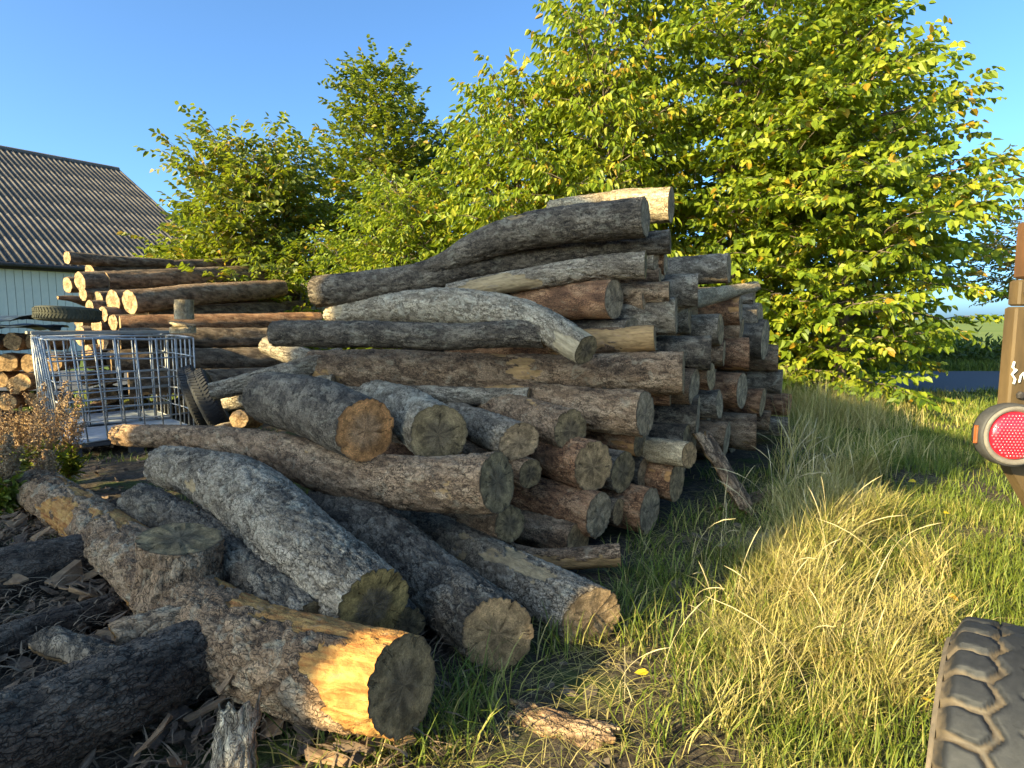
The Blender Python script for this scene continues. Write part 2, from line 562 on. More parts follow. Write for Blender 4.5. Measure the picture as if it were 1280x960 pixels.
# ------------------------------------------------------------------ logs
def catmull(P, n):
    P = np.asarray(P, float)
    if len(P) == 2:
        tt = np.linspace(0, 1, n)[:, None]
        return P[0] * (1 - tt) + P[1] * tt
    d = np.concatenate([[0], np.cumsum(np.linalg.norm(np.diff(P[:, :3], axis=0), axis=1))])
    ext0 = 2 * P[0] - P[1]
    ext1 = 2 * P[-1] - P[-2]
    Q = np.vstack([ext0, P, ext1])
    u = np.linspace(0, d[-1], n)
    seg = np.clip(np.searchsorted(d, u, side='right') - 1, 0, len(P) - 2)
    f = ((u - d[seg]) / (d[seg + 1] - d[seg]))[:, None]
    p0, p1, p2, p3 = Q[seg], Q[seg + 1], Q[seg + 2], Q[seg + 3]
    return 0.5 * ((2 * p1) + (-p0 + p2) * f + (2 * p0 - 5 * p1 + 4 * p2 - p3) * f ** 2 + (-p0 + 3 * p1 - 3 * p2 + p3) * f ** 3)
_seed = [100]
TRI = [0]
def tube_mesh(name, P, R, step, nseg, amp, seed, peel_thr=0.64, plate=0.045, tilt=(None, None), lump=0.07, swell=True, wob=0.012, peel_end=None, peel_rough=0.0):
    P = np.asarray(P, float)
    R = np.asarray(R, float)
    L = np.sum(np.linalg.norm(np.diff(P, axis=0), axis=1))
    n = max(6, int(L / step) + 1)
    CR = catmull(np.column_stack([P, R]), n)
    C, r = CR[:, :3].copy(), CR[:, 3].copy()
    s = np.concatenate([[0], np.cumsum(np.linalg.norm(np.diff(C, axis=0), axis=1))])
    # natural wander of the stem
    ws = np.stack([s * 1.6, np.full(n, seed * 3.1), np.zeros(n)], 1)
    for k in range(3):
        C[:, k] += (fbm(ws + k * 31, 2, seed + k) - 0.5) * 2 * wob
    T = np.gradient(C, axis=0)
    T /= np.linalg.norm(T, axis=1)[:, None]
    up = np.array((0, 0, 1.0))
    Nn = np.cross(up, T)
    ln = np.linalg.norm(Nn, axis=1)[:, None]
    Nn = np.where(ln < 0.15, np.array((1.0, 0, 0)), Nn / np.maximum(ln, 1e-6))
    Bn = np.cross(T, Nn)
    th = np.arange(nseg) * 2 * np.pi / nseg
    ct, st = np.cos(th), np.sin(th)
    rr = np.repeat(r, nseg)
    lc = np.stack([np.tile(ct, n) * rr, np.tile(st, n) * rr, np.repeat(s, nseg)], 1) + seed * 1.37
    big = fbm(lc * np.array((5, 5, 2.2)), 3, seed) - 0.5
    wp = lc + (np.stack([fbm(lc * 14 + 5, 2, seed + 7), fbm(lc * 14 + 9, 2, seed + 8), fbm(lc * 14 + 3, 2, seed + 9)], 1) - 0.5) * plate * 1.1
    f1, f2, cid = worley(wp * np.array((1, 1, 0.33)) / plate, seed)
    crack = sstep(0.0, 0.13, f2 - f1)
    if step < 0.025:
        g1, g2, cid2 = worley(wp * np.array((1, 1, 0.5)) / (plate * .38) + 7.7, seed + 50)
        crack = crack * (0.78 + 0.22 * sstep(0.0, 0.15, g2 - g1))
        cid = 0.72 * cid + 0.28 * cid2
    fine = fbm(lc * np.array((70, 70, 30)), 3, seed + 3) - 0.5
    pn = fbm(lc * np.array((4.5, 4.5, 1.7)) + 40, 4, seed + 5) + 0.10 * (cid - 0.5)
    if peel_end is not None:
        pn = pn + peel_end[1] * sstep(peel_end[0], 0, np.repeat(s[-1] - s, nseg))
    peel = sstep(peel_thr - 0.015, peel_thr + 0.015, pn)
    h = amp * (1.15 * (crack - 0.8) + 0.75 * (cid - 0.5) + 0.8 * fine)
    h = h * (1 - peel * (1 - peel_rough)) - amp * (0.9 - 0.5 * peel_rough) * peel + amp * 0.25 * fine * peel
    nose = np.exp(-np.minimum(np.repeat(s, nseg), np.repeat(s[-1] - s, nseg)) / .04)
    rad = rr * (1 + lump * 2 * big) + h * (1 + .2 * nose) + rr * .10 * nose * (fbm(lc * np.array((9, 9, 0.01)), 2, seed + 60) - .5)
    V = np.repeat(C, nseg, 0) + (np.repeat(Nn, nseg, 0) * np.tile(ct, n)[:, None] + np.repeat(Bn, nseg, 0) * np.tile(st, n)[:, None]) * rad[:, None]
    # oblique saw cuts: slide the end rings along the axis
    for e, tl in enumerate(tilt):
        if tl is None:
            continue
        ta, tb = tl
        base = 0 if e == 0 else n - 1
        dist = np.abs(s - s[base])
        wgt = np.clip(1 - dist / (2.2 * r[base]), 0, 1)
        sl_ = (np.tile(ct, n) * ta + np.tile(st, n) * tb) * rr * np.repeat(wgt, nseg)
        V += np.repeat(T, nseg, 0) * sl_[:, None]
    i = np.arange(n * nseg).reshape(n, nseg)
    j = np.roll(i, -1, 1)
    q = np.stack([i[:-1].ravel(), j[:-1].ravel(), j[1:].ravel(), i[1:].ravel()], 1)
    TRI[0] += len(q) * 2
    bk = np.stack([peel, cid, crack, np.clip(big + 0.5, 0, 1)], 1)
    return V.reshape(n, nseg, 3), q, lc, bk, C, T, r
def cap_mesh(name, ring, nrm, cen, seed, rough=0.004, nr=7, heart=0.0):
    nseg = len(ring)
    c = ring.mean(0)
    ts = np.linspace(1.0, 0.0, nr + 1)[:-1] ** 0.8
    V, CFv = [], []
    th = np.arange(nseg) * 2 * np.pi / nseg
    for k, tt in enumerate(ts):
        p = c + (ring - c) * tt
        cf = np.stack([np.cos(th) * tt, np.sin(th) * tt, np.full(nseg, seed * 0.731)], 1)
        if k > 0:
            nn = fbm(cf * np.array((5, 5, 1)), 3, seed) - 0.5
            p = p + nrm * (nn * 2 * rough)[:, None]
        V.append(p)
        CFv.append(cf)
    V.append(c[None])
    CFv.append(np.array([[0, 0, seed * 0.731]]))
    V = np.vstack(V)
    V = V + nrm * 0.0015
    CFv = np.vstack(CFv)
    CFv[:, 2] *= 0
    i = np.arange(nr * nseg).reshape(nr, nseg)
    j = np.roll(i, -1, 1)
    q = np.stack([i[:-1].ravel(), j[:-1].ravel(), j[1:].ravel(), i[1:].ravel()], 1)
    last = i[-1]
    tr = np.stack([last, np.roll(last, -1), np.full(nseg, nr * nseg)], 1)
    TRI[0] += len(q) * 2 + nseg
    me = mesh_np(name, V, q, tr)
    add_attr(me, 'cf', CFv, 'FLOAT_VECTOR')
    return me
def make_log(label, P, R, bark='grey', cut='grey', cut0=None, name='log', cat='log', group=None, step=0.03, nseg=40, amp=0.006,
             peel=0.74, plate=0.045, tilt=(None, None), lump=0.07, parent=None, wob=0.012, caps=(1, 1), rough=0.004, peel_end=None, peel_rough=0.0):
    _seed[0] += 1
    sd = _seed[0]
    G, q, lc, bk, C, T, r = tube_mesh(name, P, R, step, nseg, amp, sd, peel, plate, tilt, lump, wob=wob, peel_end=peel_end, peel_rough=peel_rough)
    org = C[len(C) // 2].copy()
    me = mesh_np(name, G.reshape(-1, 3) - org, q)
    add_attr(me, 'lc', lc, 'FLOAT_VECTOR')
    add_attr(me, 'bk', bk, 'FLOAT_COLOR')
    o = link(name, me, BARK[bark], parent)
    pl = Vector(org)
    if parent is not None:
        pl = pl - parent.location
    o.location = pl
    if label:
        tag(o, label, cat, group)
    if parent is None:
        for e in (0, 1):
            if not caps[e]:
                continue
            k = 0 if e == 0 else -1
            ring = G[k] - org
            nrm = T[k] * (-1 if e == 0 else 1)
            if e == 0:
                ring = ring[::-1]
            cm = cap_mesh('cut_face', ring, nrm, C[k] - org, sd, rough, 6 if nseg > 60 else 4)
            link('cut_face', cm, CUT[(cut0 or cut) if e == 0 else cut], o)
    else:
        ring = G[-1] - org
        cm = cap_mesh('cut_face', ring, T[-1], C[-1] - org, sd, rough)
        link('cut_face', cm, CUT[cut], o)
    return o
def px_log(label, pts, ds, plan=None, **kw):
    """pts: (px, py, Y) measured in the photograph, or (px, py) lying in the vertical plane through plan = (Y of the last point, heading)"""
    P, R = [], []
    if plan is not None:
        Y1, (ax, ay) = plan
        last = at(pts[-1][0], pts[-1][1], Y1)
        for (px, py) in pts:
            u, dy, dz = ray(px, py)
            tt = (last[0] * ay - last[1] * ax) / (u * ay - dy * ax)
            P.append((u * tt, dy * tt, CAMZ + dz * tt))
            R.append(tt)
    else:
        for (px, py, Y) in pts:
            P.append(tuple(at(px, py, Y)))
            R.append(depth(px, py, Y))
    R = [0.5 * d * tt / F for d, tt in zip(ds, R)]
    return make_log(label, P, R, **kw)

FR = 'logs of the big pile'
NEAR = dict(step=0.010, nseg=104, amp=0.0105, plate=0.055, group=FR)
MIDN = dict(step=0.020, nseg=66, amp=0.009, plate=0.05, group=FR)
MID = dict(step=0.026, nseg=48, amp=0.007, group=FR)
# --- front, splayed logs
f24 = px_log('forked log lying frontmost, its orange sunlit butt nearest the camera', [(45, 610, 4.2), (110, 650, 3.6), (190, 715, 2.85), (270, 785, 2.35), (390, 830, 2.0), (505, 855, 1.76)],
       [50, 60, 82, 108, 120, 128], bark='orange', cut='mossdark', peel=0.56, peel_end=(.8, .17), peel_rough=.75, **dict(NEAR, amp=0.012, plate=0.07))
px_log('thick dark log with big mossy round end and grey heart, behind the forked log', [(205, 583, 4.1), (250, 592, 3.75), (300, 615, 3.3), (370, 675, 2.75), (467, 757, 2.2)],
       [50, 62, 82, 96, 98], bark='grey', cut='moss', cut0='pale', peel=0.72, **NEAR)
px_log('dark smooth log wedged between the forked log and the mossy-ended log', [(175, 630, 3.6), (240, 665, 3.15), (310, 715, 2.7), (395, 785, 2.2)],
       [50, 56, 60, 64], bark='dark', cut='mossdark', peel=0.8, **NEAR)
px_log('blackish log with slanting oval cut, right of the mossy-ended log', [(400, 640, 3.6), (470, 672, 3.15), (550, 735, 2.65), (622, 792, 2.28)],
       [66, 76, 84, 86], bark='dark', cut='tan', peel=0.75, tilt=(None, (0.35, -0.25)), **NEAR)
px_log('long low log with a pale sunlit patch on its butt, touching the grass', [(490, 655, 3.9), (560, 680, 3.5), (640, 725, 2.98), (740, 773, 2.48)],
       [56, 62, 72, 80], bark='grey', cut='grey', peel=0.66, tilt=(None, (0.25, 0.2)), **NEAR)
px_log('short thick log with barky end tucked under the mossy-ended log', [(450, 725, 2.75), (508, 782, 2.36)], [40, 48], bark='dark', cut='mossdark', **MIDN)
px_log('long curved log with pale sunlit tip at left and grey-green round end', [(148, 545, 4.75), (235, 547, 4.45), (330, 563, 4.0), (430, 592, 3.55), (530, 607, 3.2), (622, 602, 2.95)],
       [26, 32, 48, 62, 68, 76], bark='brown', cut='mossdark', cut0='pale', peel=0.74, **MIDN)
px_log('thick grey log with fresh orange-brown sawn end', [(335, 497, 4.4), (395, 512, 3.85), (458, 538, 3.3)], [64, 76, 80], bark='dark', cut='orange', peel=0.75, **MIDN)
px_log('log with dark green round end beside the orange-ended log', [(470, 500, 4.6), (508, 515, 4.0), (548, 541, 3.4)], [54, 62, 76], bark='pale', cut='mossdark', **MIDN)
px_log('log with blotchy oval end, right of the dark green round end', [(560, 520, 4.6), (600, 533, 4.1), (648, 551, 3.55)], [40, 44, 48], bark='grey', cut='grey', tilt=(None, (0.3, 0.3)), **MIDN)
px_log('grey-brown log with narrow dark oval end above the biggest reddish stub', [(530, 492, 5.2), (610, 508, 4.6), (712, 538, 3.75)], [38, 44, 52], bark='brown', cut='mossdark', **MIDN)
def level_log(label, end, d, heading=(.8, -.6), L_=2.3, **kw):
    p = at(*end)
    r = 0.5 * d * depth(*end) / F
    ax = np.array((heading[0], heading[1], random.uniform(-.02, .02)))
    ax /= np.linalg.norm(ax)
    return make_log(label, [p - ax * L_, p - ax * L_ * .5, p], [r * .85, r * .93, r], **kw)
level_log('log with pale stripped streak and grey oval end under the long brown log', (806, 517, 3.95), 58, bark='brown', cut='grey', peel=0.66, **MIDN)
px_log('pale barkless log sloping down to the right over the grass', [(700, 540, 4.9), (770, 553, 4.5), (862, 570, 4.0)], [30, 31, 33], bark='bare', cut='tan', **MID)
level_log('reddish stub log with big tan end in mid pile', (742, 583, 3.65), 64, (.58, -.81), bark='red', cut='tan', **MIDN)
level_log('narrow log end just right of the reddish stub log', (778, 591, 3.9), 52, (.72, -.69), bark='grey', cut='mossdark', **MID)
level_log('dark log end hiding under the log with the pale streak', (800, 553, 4.15), 38, bark='red', cut='mossdark', **MID)
level_log('dark recessed log end under the pale barkless log', (806, 593, 4.2), 42, bark='dark', cut='grey', **MID)
level_log('red-brown log end at the foot of the pile below the pale barkless log', (846, 602, 4.2), 48, bark='red', cut='tan', **MID)
level_log('brown log with round end two below the reddish stub', (750, 642, 3.55), 58, (.75, -.66), bark='red', cut='grey', **MIDN)
level_log('thin log end squeezed between two brown round ends low in the pile', (773, 641, 3.8), 34, bark='brown', cut='tan', **MID)
level_log('lowest thick brown log at the right foot of the pile, over the grass', (812, 639, 3.9), 58, bark='red', cut='grey', **MID)
px_log('small log end directly under the long curved log', [(540, 635, 3.9), (636, 656, 3.25)], [42, 46], bark='brown', cut='mossdark', **MIDN)
level_log('shadowed brown log just above the thin curved pole', (722, 676, 3.5), 48, (.72, -.69), bark='brown', cut='tan', **MID)
px_log('thin bent smooth pole low at the front of the pile', [(560, 668, 3.5), (610, 685, 3.36), (680, 700, 3.28), (776, 695, 3.22)], [24, 26, 28, 31], bark='brown', cut='tan', peel=0.58, **MIDN)
# --- upper front, long logs lying across the picture
A1 = (0.95, -0.31)
A2 = (0.90, -0.43)
A3 = (0.88, -0.47)
px_log('topmost short pale log with sunlit upper edge, behind the top dark log', [(690, 270), (790, 259), (838, 257)], [38, 42, 45], plan=(5.0, A2), bark='bare', cut='grey', **MID)
px_log('thick dark top log that bends down at left', [(470, 352), (540, 334), (590, 311), (640, 293), (720, 281), (808, 271)], [18, 24, 36, 44, 47, 49], plan=(4.45, A2), bark='dark', cut='grey', **MIDN)
px_log('long black log second from top, sagging toward the left', [(395, 364), (450, 359), (520, 350), (580, 337), (650, 325), (750, 312), (838, 302)], [38, 40, 40, 39, 36, 31, 30], plan=(4.7, A1), bark='dark', cut='mossdark', **MIDN)
px_log('slim pale-streaked log under the two top dark logs', [(560, 366), (620, 355), (700, 342), (760, 334), (808, 331)], [22, 27, 29, 31, 33], plan=(4.45, A1), bark='grey', cut='moss', peel=0.65, **MIDN)
px_log('small brown log end beside the slim pale-streaked log', [(700, 338), (830, 329)], [27, 29], plan=(4.85, A1), bark='red', cut='grey', **MID)
px_log('grey log jutting out highest on the right, in front of leaves', [(760, 344), (912, 336)], [35, 37], plan=(5.7, A3), bark='grey', cut='grey', **MID)
px_log('slender orange-brown log under the slim pale-streaked log', [(600, 376), (740, 368), (836, 364)], [23, 25, 25], plan=(4.6, A1), bark='brown', cut='mossdark', **MID)
px_log('grey log with cleanly cut end above the pale plank', [(700, 370), (872, 363)], [38, 42], plan=(4.95, A1), bark='grey', cut='grey', **MID)
px_log('crooked pale-grey log whose forked end droops over the long brown log', [(415, 393, 5.75), (480, 387, 5.4), (540, 381, 5.0), (600, 386, 4.7), (670, 402, 4.3), (733, 438, 3.95)], [27, 35, 45, 47, 43, 42], bark='pale', cut='mossdark', cut0='pale', peel=0.66, **MIDN)
px_log('dark log with small upright oval end left of the drooping fork', [(345, 418), (450, 418), (560, 421), (620, 418), (680, 416)], [32, 33, 33, 33, 37], plan=(4.2, A1), bark='dark', cut='mossdark', **MIDN)
px_log('grey log with thick butt right of the drooping fork', [(600, 406), (760, 398), (845, 395)], [42, 46, 47], plan=(4.65, A1), bark='grey', cut='grey', **MIDN)
px_log('short log with pale bare patch, right of the drooping forked end', [(690, 430), (818, 422)], [32, 34], plan=(4.4, A1), bark='brown', cut='tan', peel=0.5, **MID)
px_log('long brown log stretching across the middle of the pile', [(392, 460), (480, 464), (600, 466), (740, 466), (855, 466)], [44, 54, 50, 48, 54], plan=(4.3, A1), bark='brown', cut='tan', peel=0.72, **MIDN)
px_log('thin pole jutting far left with a sunlit tip', [(264, 490, 4.9), (330, 473, 5.0), (430, 446, 5.25)], [23, 25, 27], bark='grey', cut='pale', cut0='pale', **MIDN)
px_log('thin grey stub beneath the sunlit-tipped pole', [(285, 500, 5.2), (350, 492, 5.1), (420, 480, 5.0)], [24, 26, 28], bark='pale', cut='pale', **MID)
px_log('stubby log with chewed pale end at the left of the pile', [(330, 432, 5.5), (360, 442, 5.45), (392, 452, 5.4)], [22, 25, 26], bark='pale', cut='pale', cut0='tan', **MID)
px_log('dark log end behind the butt of the long brown log', [(740, 440), (888, 441)], [40, 43], plan=(4.75, A1), bark='dark', cut='grey', **MID)

px_log('slim brown pole between the crooked pale log and the logs above it', [(560, 384), (660, 381), (752, 377)], [18, 20, 21], plan=(4.85, A1), bark='brown', cut='tan', **MID)
px_log('slim dark pole lying just above the long brown log, right half', [(560, 441), (660, 439), (790, 440)], [20, 22, 24], plan=(4.5, A1), bark='red', cut='grey', **MID)
px_log('slim grey pole in the gap under the long brown log', [(430, 492), (540, 494), (662, 497)], [20, 22, 24], plan=(4.35, A1), bark='grey', cut='tan', **MID)
px_log('slim reddish pole just under the butt of the long brown log', [(640, 494), (740, 495), (838, 497)], [18, 20, 22], plan=(4.5, A1), bark='red', cut='tan', **MID)
level_log('small round log end left of the reddish stub log', (664, 592, 3.55), 36, (.62, -.78), bark='brown', cut='mossdark', **MID)
level_log('thin log end peeping out between the slim pale-streaked log and the thick butt', (826, 347, 4.75), 22, (.93, -.36), bark='brown', cut='tan', **MID)
# --- log ends stacked at the right-hand face of the pile
RL = [(862, 399, 5.1, 36, 'pale', 'tan', 'small pale log end right of the grey thick butt'),
      (925, 388, 5.6, 37, 'red', 'grey', 'red-brown log end directly under the pale plank'),
      (900, 413, 5.2, 39, 'grey', 'tan', 'log with round tan end below and left of the pale plank'),
      (926, 414, 5.65, 31, 'brown', 'tan', 'small tan log end under the red-brown end'),
      (950, 396, 6.15, 36, 'grey', 'grey', 'grey log end at the right side under the plank tip'),
      (936, 443, 5.6, 42, 'red', 'grey', 'stout brown log end at half height of the right stack'),
      (905, 441, 5.3, 33, 'brown', 'tan', 'log end left of the stout brown one at half height'),
      (957, 424, 6.1, 50, 'dark', 'grey', 'dark tall log end near the leaves on the right'),
      (868, 484, 4.7, 48, 'brown', 'grey', 'upright-looking log end under the long brown butt'),
      (888, 471, 4.95, 36, 'red', 'tan', 'narrow rusty log end right of the long brown butt'),
      (973, 447, 6.5, 33, 'brown', 'orange', 'log with orange split flank at the far right edge'),
      (929, 488, 5.5, 44, 'red', 'grey', 'log end right of the narrow rusty one, lower half'),
      (977, 477, 6.6, 30, 'grey', 'grey', 'grey log jutting furthest right at the far edge'),
      (952, 503, 6.0, 35, 'red', 'tan', 'brown log end below the furthest-jutting grey log'),
      (872, 521, 4.75, 54, 'dark', 'grey', 'dark log with bleached scar under the upright-looking end'),
      (900, 506, 5.1, 36, 'grey', 'grey', 'grey log end right of the bleached-scar log'),
      (946, 541, 5.7, 46, 'brown', 'grey', 'low thick log end with a yellow leaf on it'),
      (963, 525, 6.2, 24, 'brown', 'tan', 'small log end right of the yellow-leaf log'),
      (908, 549, 5.05, 42, 'brown', 'grey', 'log end left of the yellow-leaf log, near the grass'),
      (988, 506, 6.9, 28, 'red', 'orange', 'last low log end half in tall grass'),
      (986, 533, 6.8, 24, 'grey', 'grey', 'lowest far log end lost in tall grass'),
      (862, 553, 4.6, 44, 'dark', 'mossdark', 'dark log end above the red-brown foot log'),
      (943, 372, 6.2, 26, 'grey', 'tan', 'thin log peeking out above the plank tip'),
      (902, 372, 5.75, 26, 'grey', 'grey', 'thin log just above the pale plank')]
axr = np.array((0.88, -0.47, 0))
for k, (px, py, Y, d, bk, ct, lab) in enumerate(RL):
    p = at(px, py, Y)
    r = 0.5 * d * depth(px, py, Y) / F
    ang = random.uniform(-0.09, 0.09)
    ax = np.array((axr[0] * math.cos(ang) - axr[1] * math.sin(ang), axr[0] * math.sin(ang) + axr[1] * math.cos(ang), random.uniform(-0.03, 0.03)))
    make_log(lab, [p - ax * 2.4, p - ax * 1.2, p], [r * 0.92, r * 0.97, r], bark=bk, cut=ct, tilt=(None, (random.uniform(-.15, .15), random.uniform(-.1, .1))), **dict(MID, step=0.036, nseg=40))
# logs buried inside the pile
FILL = 'logs buried inside the big pile'
k = 0
for q in np.arange(4.05, 7.2, 0.31):
    top = np.interp(q, [3.9, 4.4, 5.2, 6.0, 7.2], [1.75, 1.95, 1.65, 1.3, 0.85])
    for zz in np.arange(0.14, top, 0.285):
        k += 1
        qq = q + random.uniform(-.05, .05) + (0.15 if k % 2 else 0)
        a1 = -1.98 + random.uniform(-.14, .06)
        a0 = a1 - random.uniform(2.7, 3.0)
        f_ = lambda a: np.array((0.8 * a + 0.6 * qq, -0.6 * a + 0.8 * qq, zz))
        r = random.uniform(.125, .15)
        make_log('log buried deep in the big pile, glimpsed only through dark gaps', [f_(a0), f_((a0 + a1) / 2), f_(a1)], [r * .9, r, r], bark=random.choice(['dark', 'brown', 'red', 'grey']), cut='grey',
                 group=FILL, step=0.08, nseg=20, amp=0.006)
# weathered plank on the right face
plank_m = BARK['bare']
p0 = at(880, 372, 5.3); p1 = at(944, 357, 5.75)
make_log('pale split plank sticking out of the right side of the pile', [p0 - (p1 - p0) * 1.2, p0, p1], [.07, .075, .05], name='split_plank', cat='plank', group=None, bark='bare', cut='tan', step=.02, nseg=28, amp=.004, lump=.2)

# branch stub on the forked log
def px_stub(parent, pts, ds, **kw):
    P = [at(*p) for p in pts]
    R = [0.5 * d * depth(*p) / F for d, p in zip(ds, pts)]
    return make_log(None, P, R, parent=parent, name='branch_stub', **kw)
px_stub(f24, [(224, 748, 2.56), (224, 705, 2.58), (224, 672, 2.60)], [112, 98, 94], bark='brown', cut='mossdark', tilt=(None, (.12, -.25)), step=0.01, nseg=90, amp=0.013, plate=.05, rough=0.018, lump=.16)

# --- dark rotten logs at lower left
px_log('dark rotten log in the bottom left corner under the forked log', [(-80, 965, 1.5), (60, 905, 1.72), (150, 865, 1.9), (270, 815, 2.25)], [128, 116, 106, 90], bark='rotten', cut='mossdark', **NEAR)
px_log('dark rotten log at the left edge, below the forked log tip', [(-90, 750, 2.7), (40, 718, 3.0), (150, 690, 3.35)], [84, 76, 60], bark='rotten', cut='mossdark', **MIDN)
px_log('flattened black log on the bark litter at far left', [(-90, 838, 2.15), (20, 800, 2.4), (140, 762, 2.75)], [50, 48, 40], bark='rotten', cut='mossdark', **MIDN)

# --- far pile by the barn
FP = 'logs of the far pile by the barn'
def far_log(lab, l, rr_, dl, dr, Y, bark='far', hd=(0.45, 0.89), **kw):
    a = at(l[0], l[1], Y)
    u, dy, dz = ray(*rr_)
    ax, ay = hd
    tt = (a[0] * ay - a[1] * ax) / (u * ay - dy * ax)
    bq = np.array((u * tt, dy * tt, CAMZ + dz * tt))
    m = (a + bq) / 2 + np.array((0, 0, random.uniform(-.02, .03)))
    make_log(lab, [a, m, bq], [0.5 * dl * depth(l[0], l[1], Y) / F, 0.25 * (dl * depth(l[0], l[1], Y) + dr * tt) / F, 0.5 * dr * tt / F], bark=bark, cut='pale', step=0.06, nseg=28, amp=0.008, group=FP, **kw)
far_log('topmost thin log of the far pile, its end against the barn wall', (84, 322), (215, 329), 16, 9, 9.6)
far_log('upper far log with the small end just below the topmost one', (112, 341), (312, 328), 20, 12, 10.0)
far_log('far log with large cracked end left in the upper row', (99, 352), (345, 340), 24, 17, 9.4)
far_log('leftmost far log end, jutting before the barn wall', (84, 356), (300, 350), 20, 12, 9.5)
far_log('far log with tall oval end in the second row', (131, 352), (352, 346), 23, 16, 9.7, 'brown')
far_log('small far log end left of centre, second row', (112, 361), (320, 352), 14, 12, 9.8)
far_log('narrow far log end between two small round ones', (122, 360), (330, 356), 13, 12, 10.0)
far_log('largest far log with bright round end at the right front', (161, 378), (352, 360), 30, 22, 9.0, 'brown')
far_log('far log with tall bright oval next to the largest end', (142, 377), (372, 368), 28, 17, 9.2)
far_log('far log low in the left column under the leftmost end', (104, 367), (300, 368), 17, 13, 9.4)
far_log('short dark far log end pointing furthest left below the others', (72, 372), (110, 379), 4, 12, 9.3)
far_log('far log end in the column under the tall oval', (123, 375), (350, 370), 20, 16, 9.4)
far_log('long far log lying right of the largest end', (170, 384), (384, 372), 22, 22, 9.6)
far_log('lower far log whose right end reaches the picket fence', (180, 392), (386, 386), 20, 20, 9.4)
far_log('far log end at the bottom of the left column', (112, 384), (300, 384), 17, 15, 9.2)
far_log('far log end above the tyre on the cage', (129, 393), (300, 394), 20, 18, 9.0)
far_log('small far log end beside the bottom bright ones', (137, 392), (310, 398), 13, 13, 9.1)
for k_, (px, py, d_, yy, lb) in enumerate([(98, 400, 20, 9.3, 'far log end level with the flat tyre, left column'), (120, 408, 22, 9.0, 'far log end right below the flat tyre'), (142, 404, 20, 8.9, 'far log end just right of the flat tyre'),
        (100, 420, 24, 9.1, 'low far log end seen through the cage top, left'), (128, 426, 24, 8.9, 'low far log end seen through the cage top, middle'), (153, 420, 20, 8.8, 'low far log end seen through the cage top, right'),
        (110, 444, 26, 8.9, 'lowest far log end seen through the cage, left'), (140, 450, 26, 8.7, 'lowest far log end seen through the cage, right')]):
    far_log(lb, (px, py), (px + 190, py - 8), d_, d_ * .75, yy)
HX = (0.80, 0.60)
far_log('reddish far log low behind the cage', (150, 405), (400, 400), 22, 20, 8.6, 'red', HX)
far_log('dark horizontal log right of the cage, upper', (150, 424), (345, 421), 26, 24, 8.0, 'far', HX)
far_log('dark horizontal log right of the cage, lower', (140, 452), (352, 446), 30, 26, 7.8, 'far', HX)
far_log('lowest dark log on the ground right of the cage', (160, 480), (360, 472), 32, 26, 7.6, 'far', HX)
# short upright block and small off-cuts lying there
for (px, py, Y, dpx, hpx, lab) in [(231, 399, 8.0, 22, 24, 'pale upright block on the low logs behind the cage'),
                                   (229, 416, 7.4, 30, 12, 'flat pale off-cut just right of the cage top')]:
    p = at(px, py, Y); tt = depth(px, py, Y)
    make_log(lab, [p, p + np.array((0, 0, hpx * .5 * tt / F)), p + np.array((0.01, 0, hpx * tt / F))], [dpx * .5 * tt / F] * 3, name='wood_block', cat='block', bark='bare', cut='pale', step=.03, nseg=24, amp=.006)
make_log('small sunlit off-cut on the ground at the left foot of the pile', [at(270, 540, 5.3), at(292, 534, 5.5)], [.06, .06], name='wood_block', cat='block', bark='bare', cut='pale', step=.03, nseg=24, amp=.005)
make_log('round sunlit off-cut behind the curved log tip', [at(298, 523, 5.4), at(318, 524, 5.75)], [.085, .09], name='wood_block', cat='block', bark='grey', cut='pale', step=.03, nseg=28, amp=.005)
print('log triangles', TRI[0])

# ------------------------------------------------------------------ more materials
GALV = simple_mat('galvanised_steel', (.44, .43, .41), (.28, .28, .27), 20, 0.5, 0.35, 0.15, 0.001)
RUBBER = simple_mat('old_rubber', (.035, .034, .033), (.018, .018, .018), 12, 0.75, 0, 0.3, 0.003)
MOSSRUB = simple_mat('mossy_rubber', (.085, .080, .050), (.035, .036, .026), 9, 0.85, 0, 0.3, 0.003)
WOODGREY = simple_mat('weathered_boards', (.30, .28, .24), (.15, .135, .11), 5, 0.85, 0, 0.5, 0.004, (1, 1, 9))
FENCEW = simple_mat('greenish_fence_wood', (.27, .26, .19), (.14, .14, .10), 6, 0.85, 0, 0.4, 0.004, (6, 6, 1))
CLAD = simple_mat('sage_painted_cladding', (.76, .70, .56), (.62, .58, .47), 3, 0.7, 0, 0.15, 0.004, (1, 1, 0.4))
ETERNIT = simple_mat('fibre_cement_roof', (.165, .14, .115), (.065, .055, .046), 1.6, 0.9, 0, 0.4, 0.01)
DARKTRIM = simple_mat('dark_gutter', (.07, .06, .055), (.035, .03, .03), 6, 0.7)
TARP = simple_mat('dark_tarpaulin', (.055, .075, .085), (.028, .036, .042), 6, 0.45, 0, 0.5, 0.01)
BLUEBASE = simple_mat('grey_pallet_sheet', (.46, .50, .54), (.26, .29, .32), 7, 0.5, 0.2, 0.2, 0.003)
PALLET = simple_mat('dark_pallet', (.09, .085, .08), (.045, .042, .04), 10, 0.8)

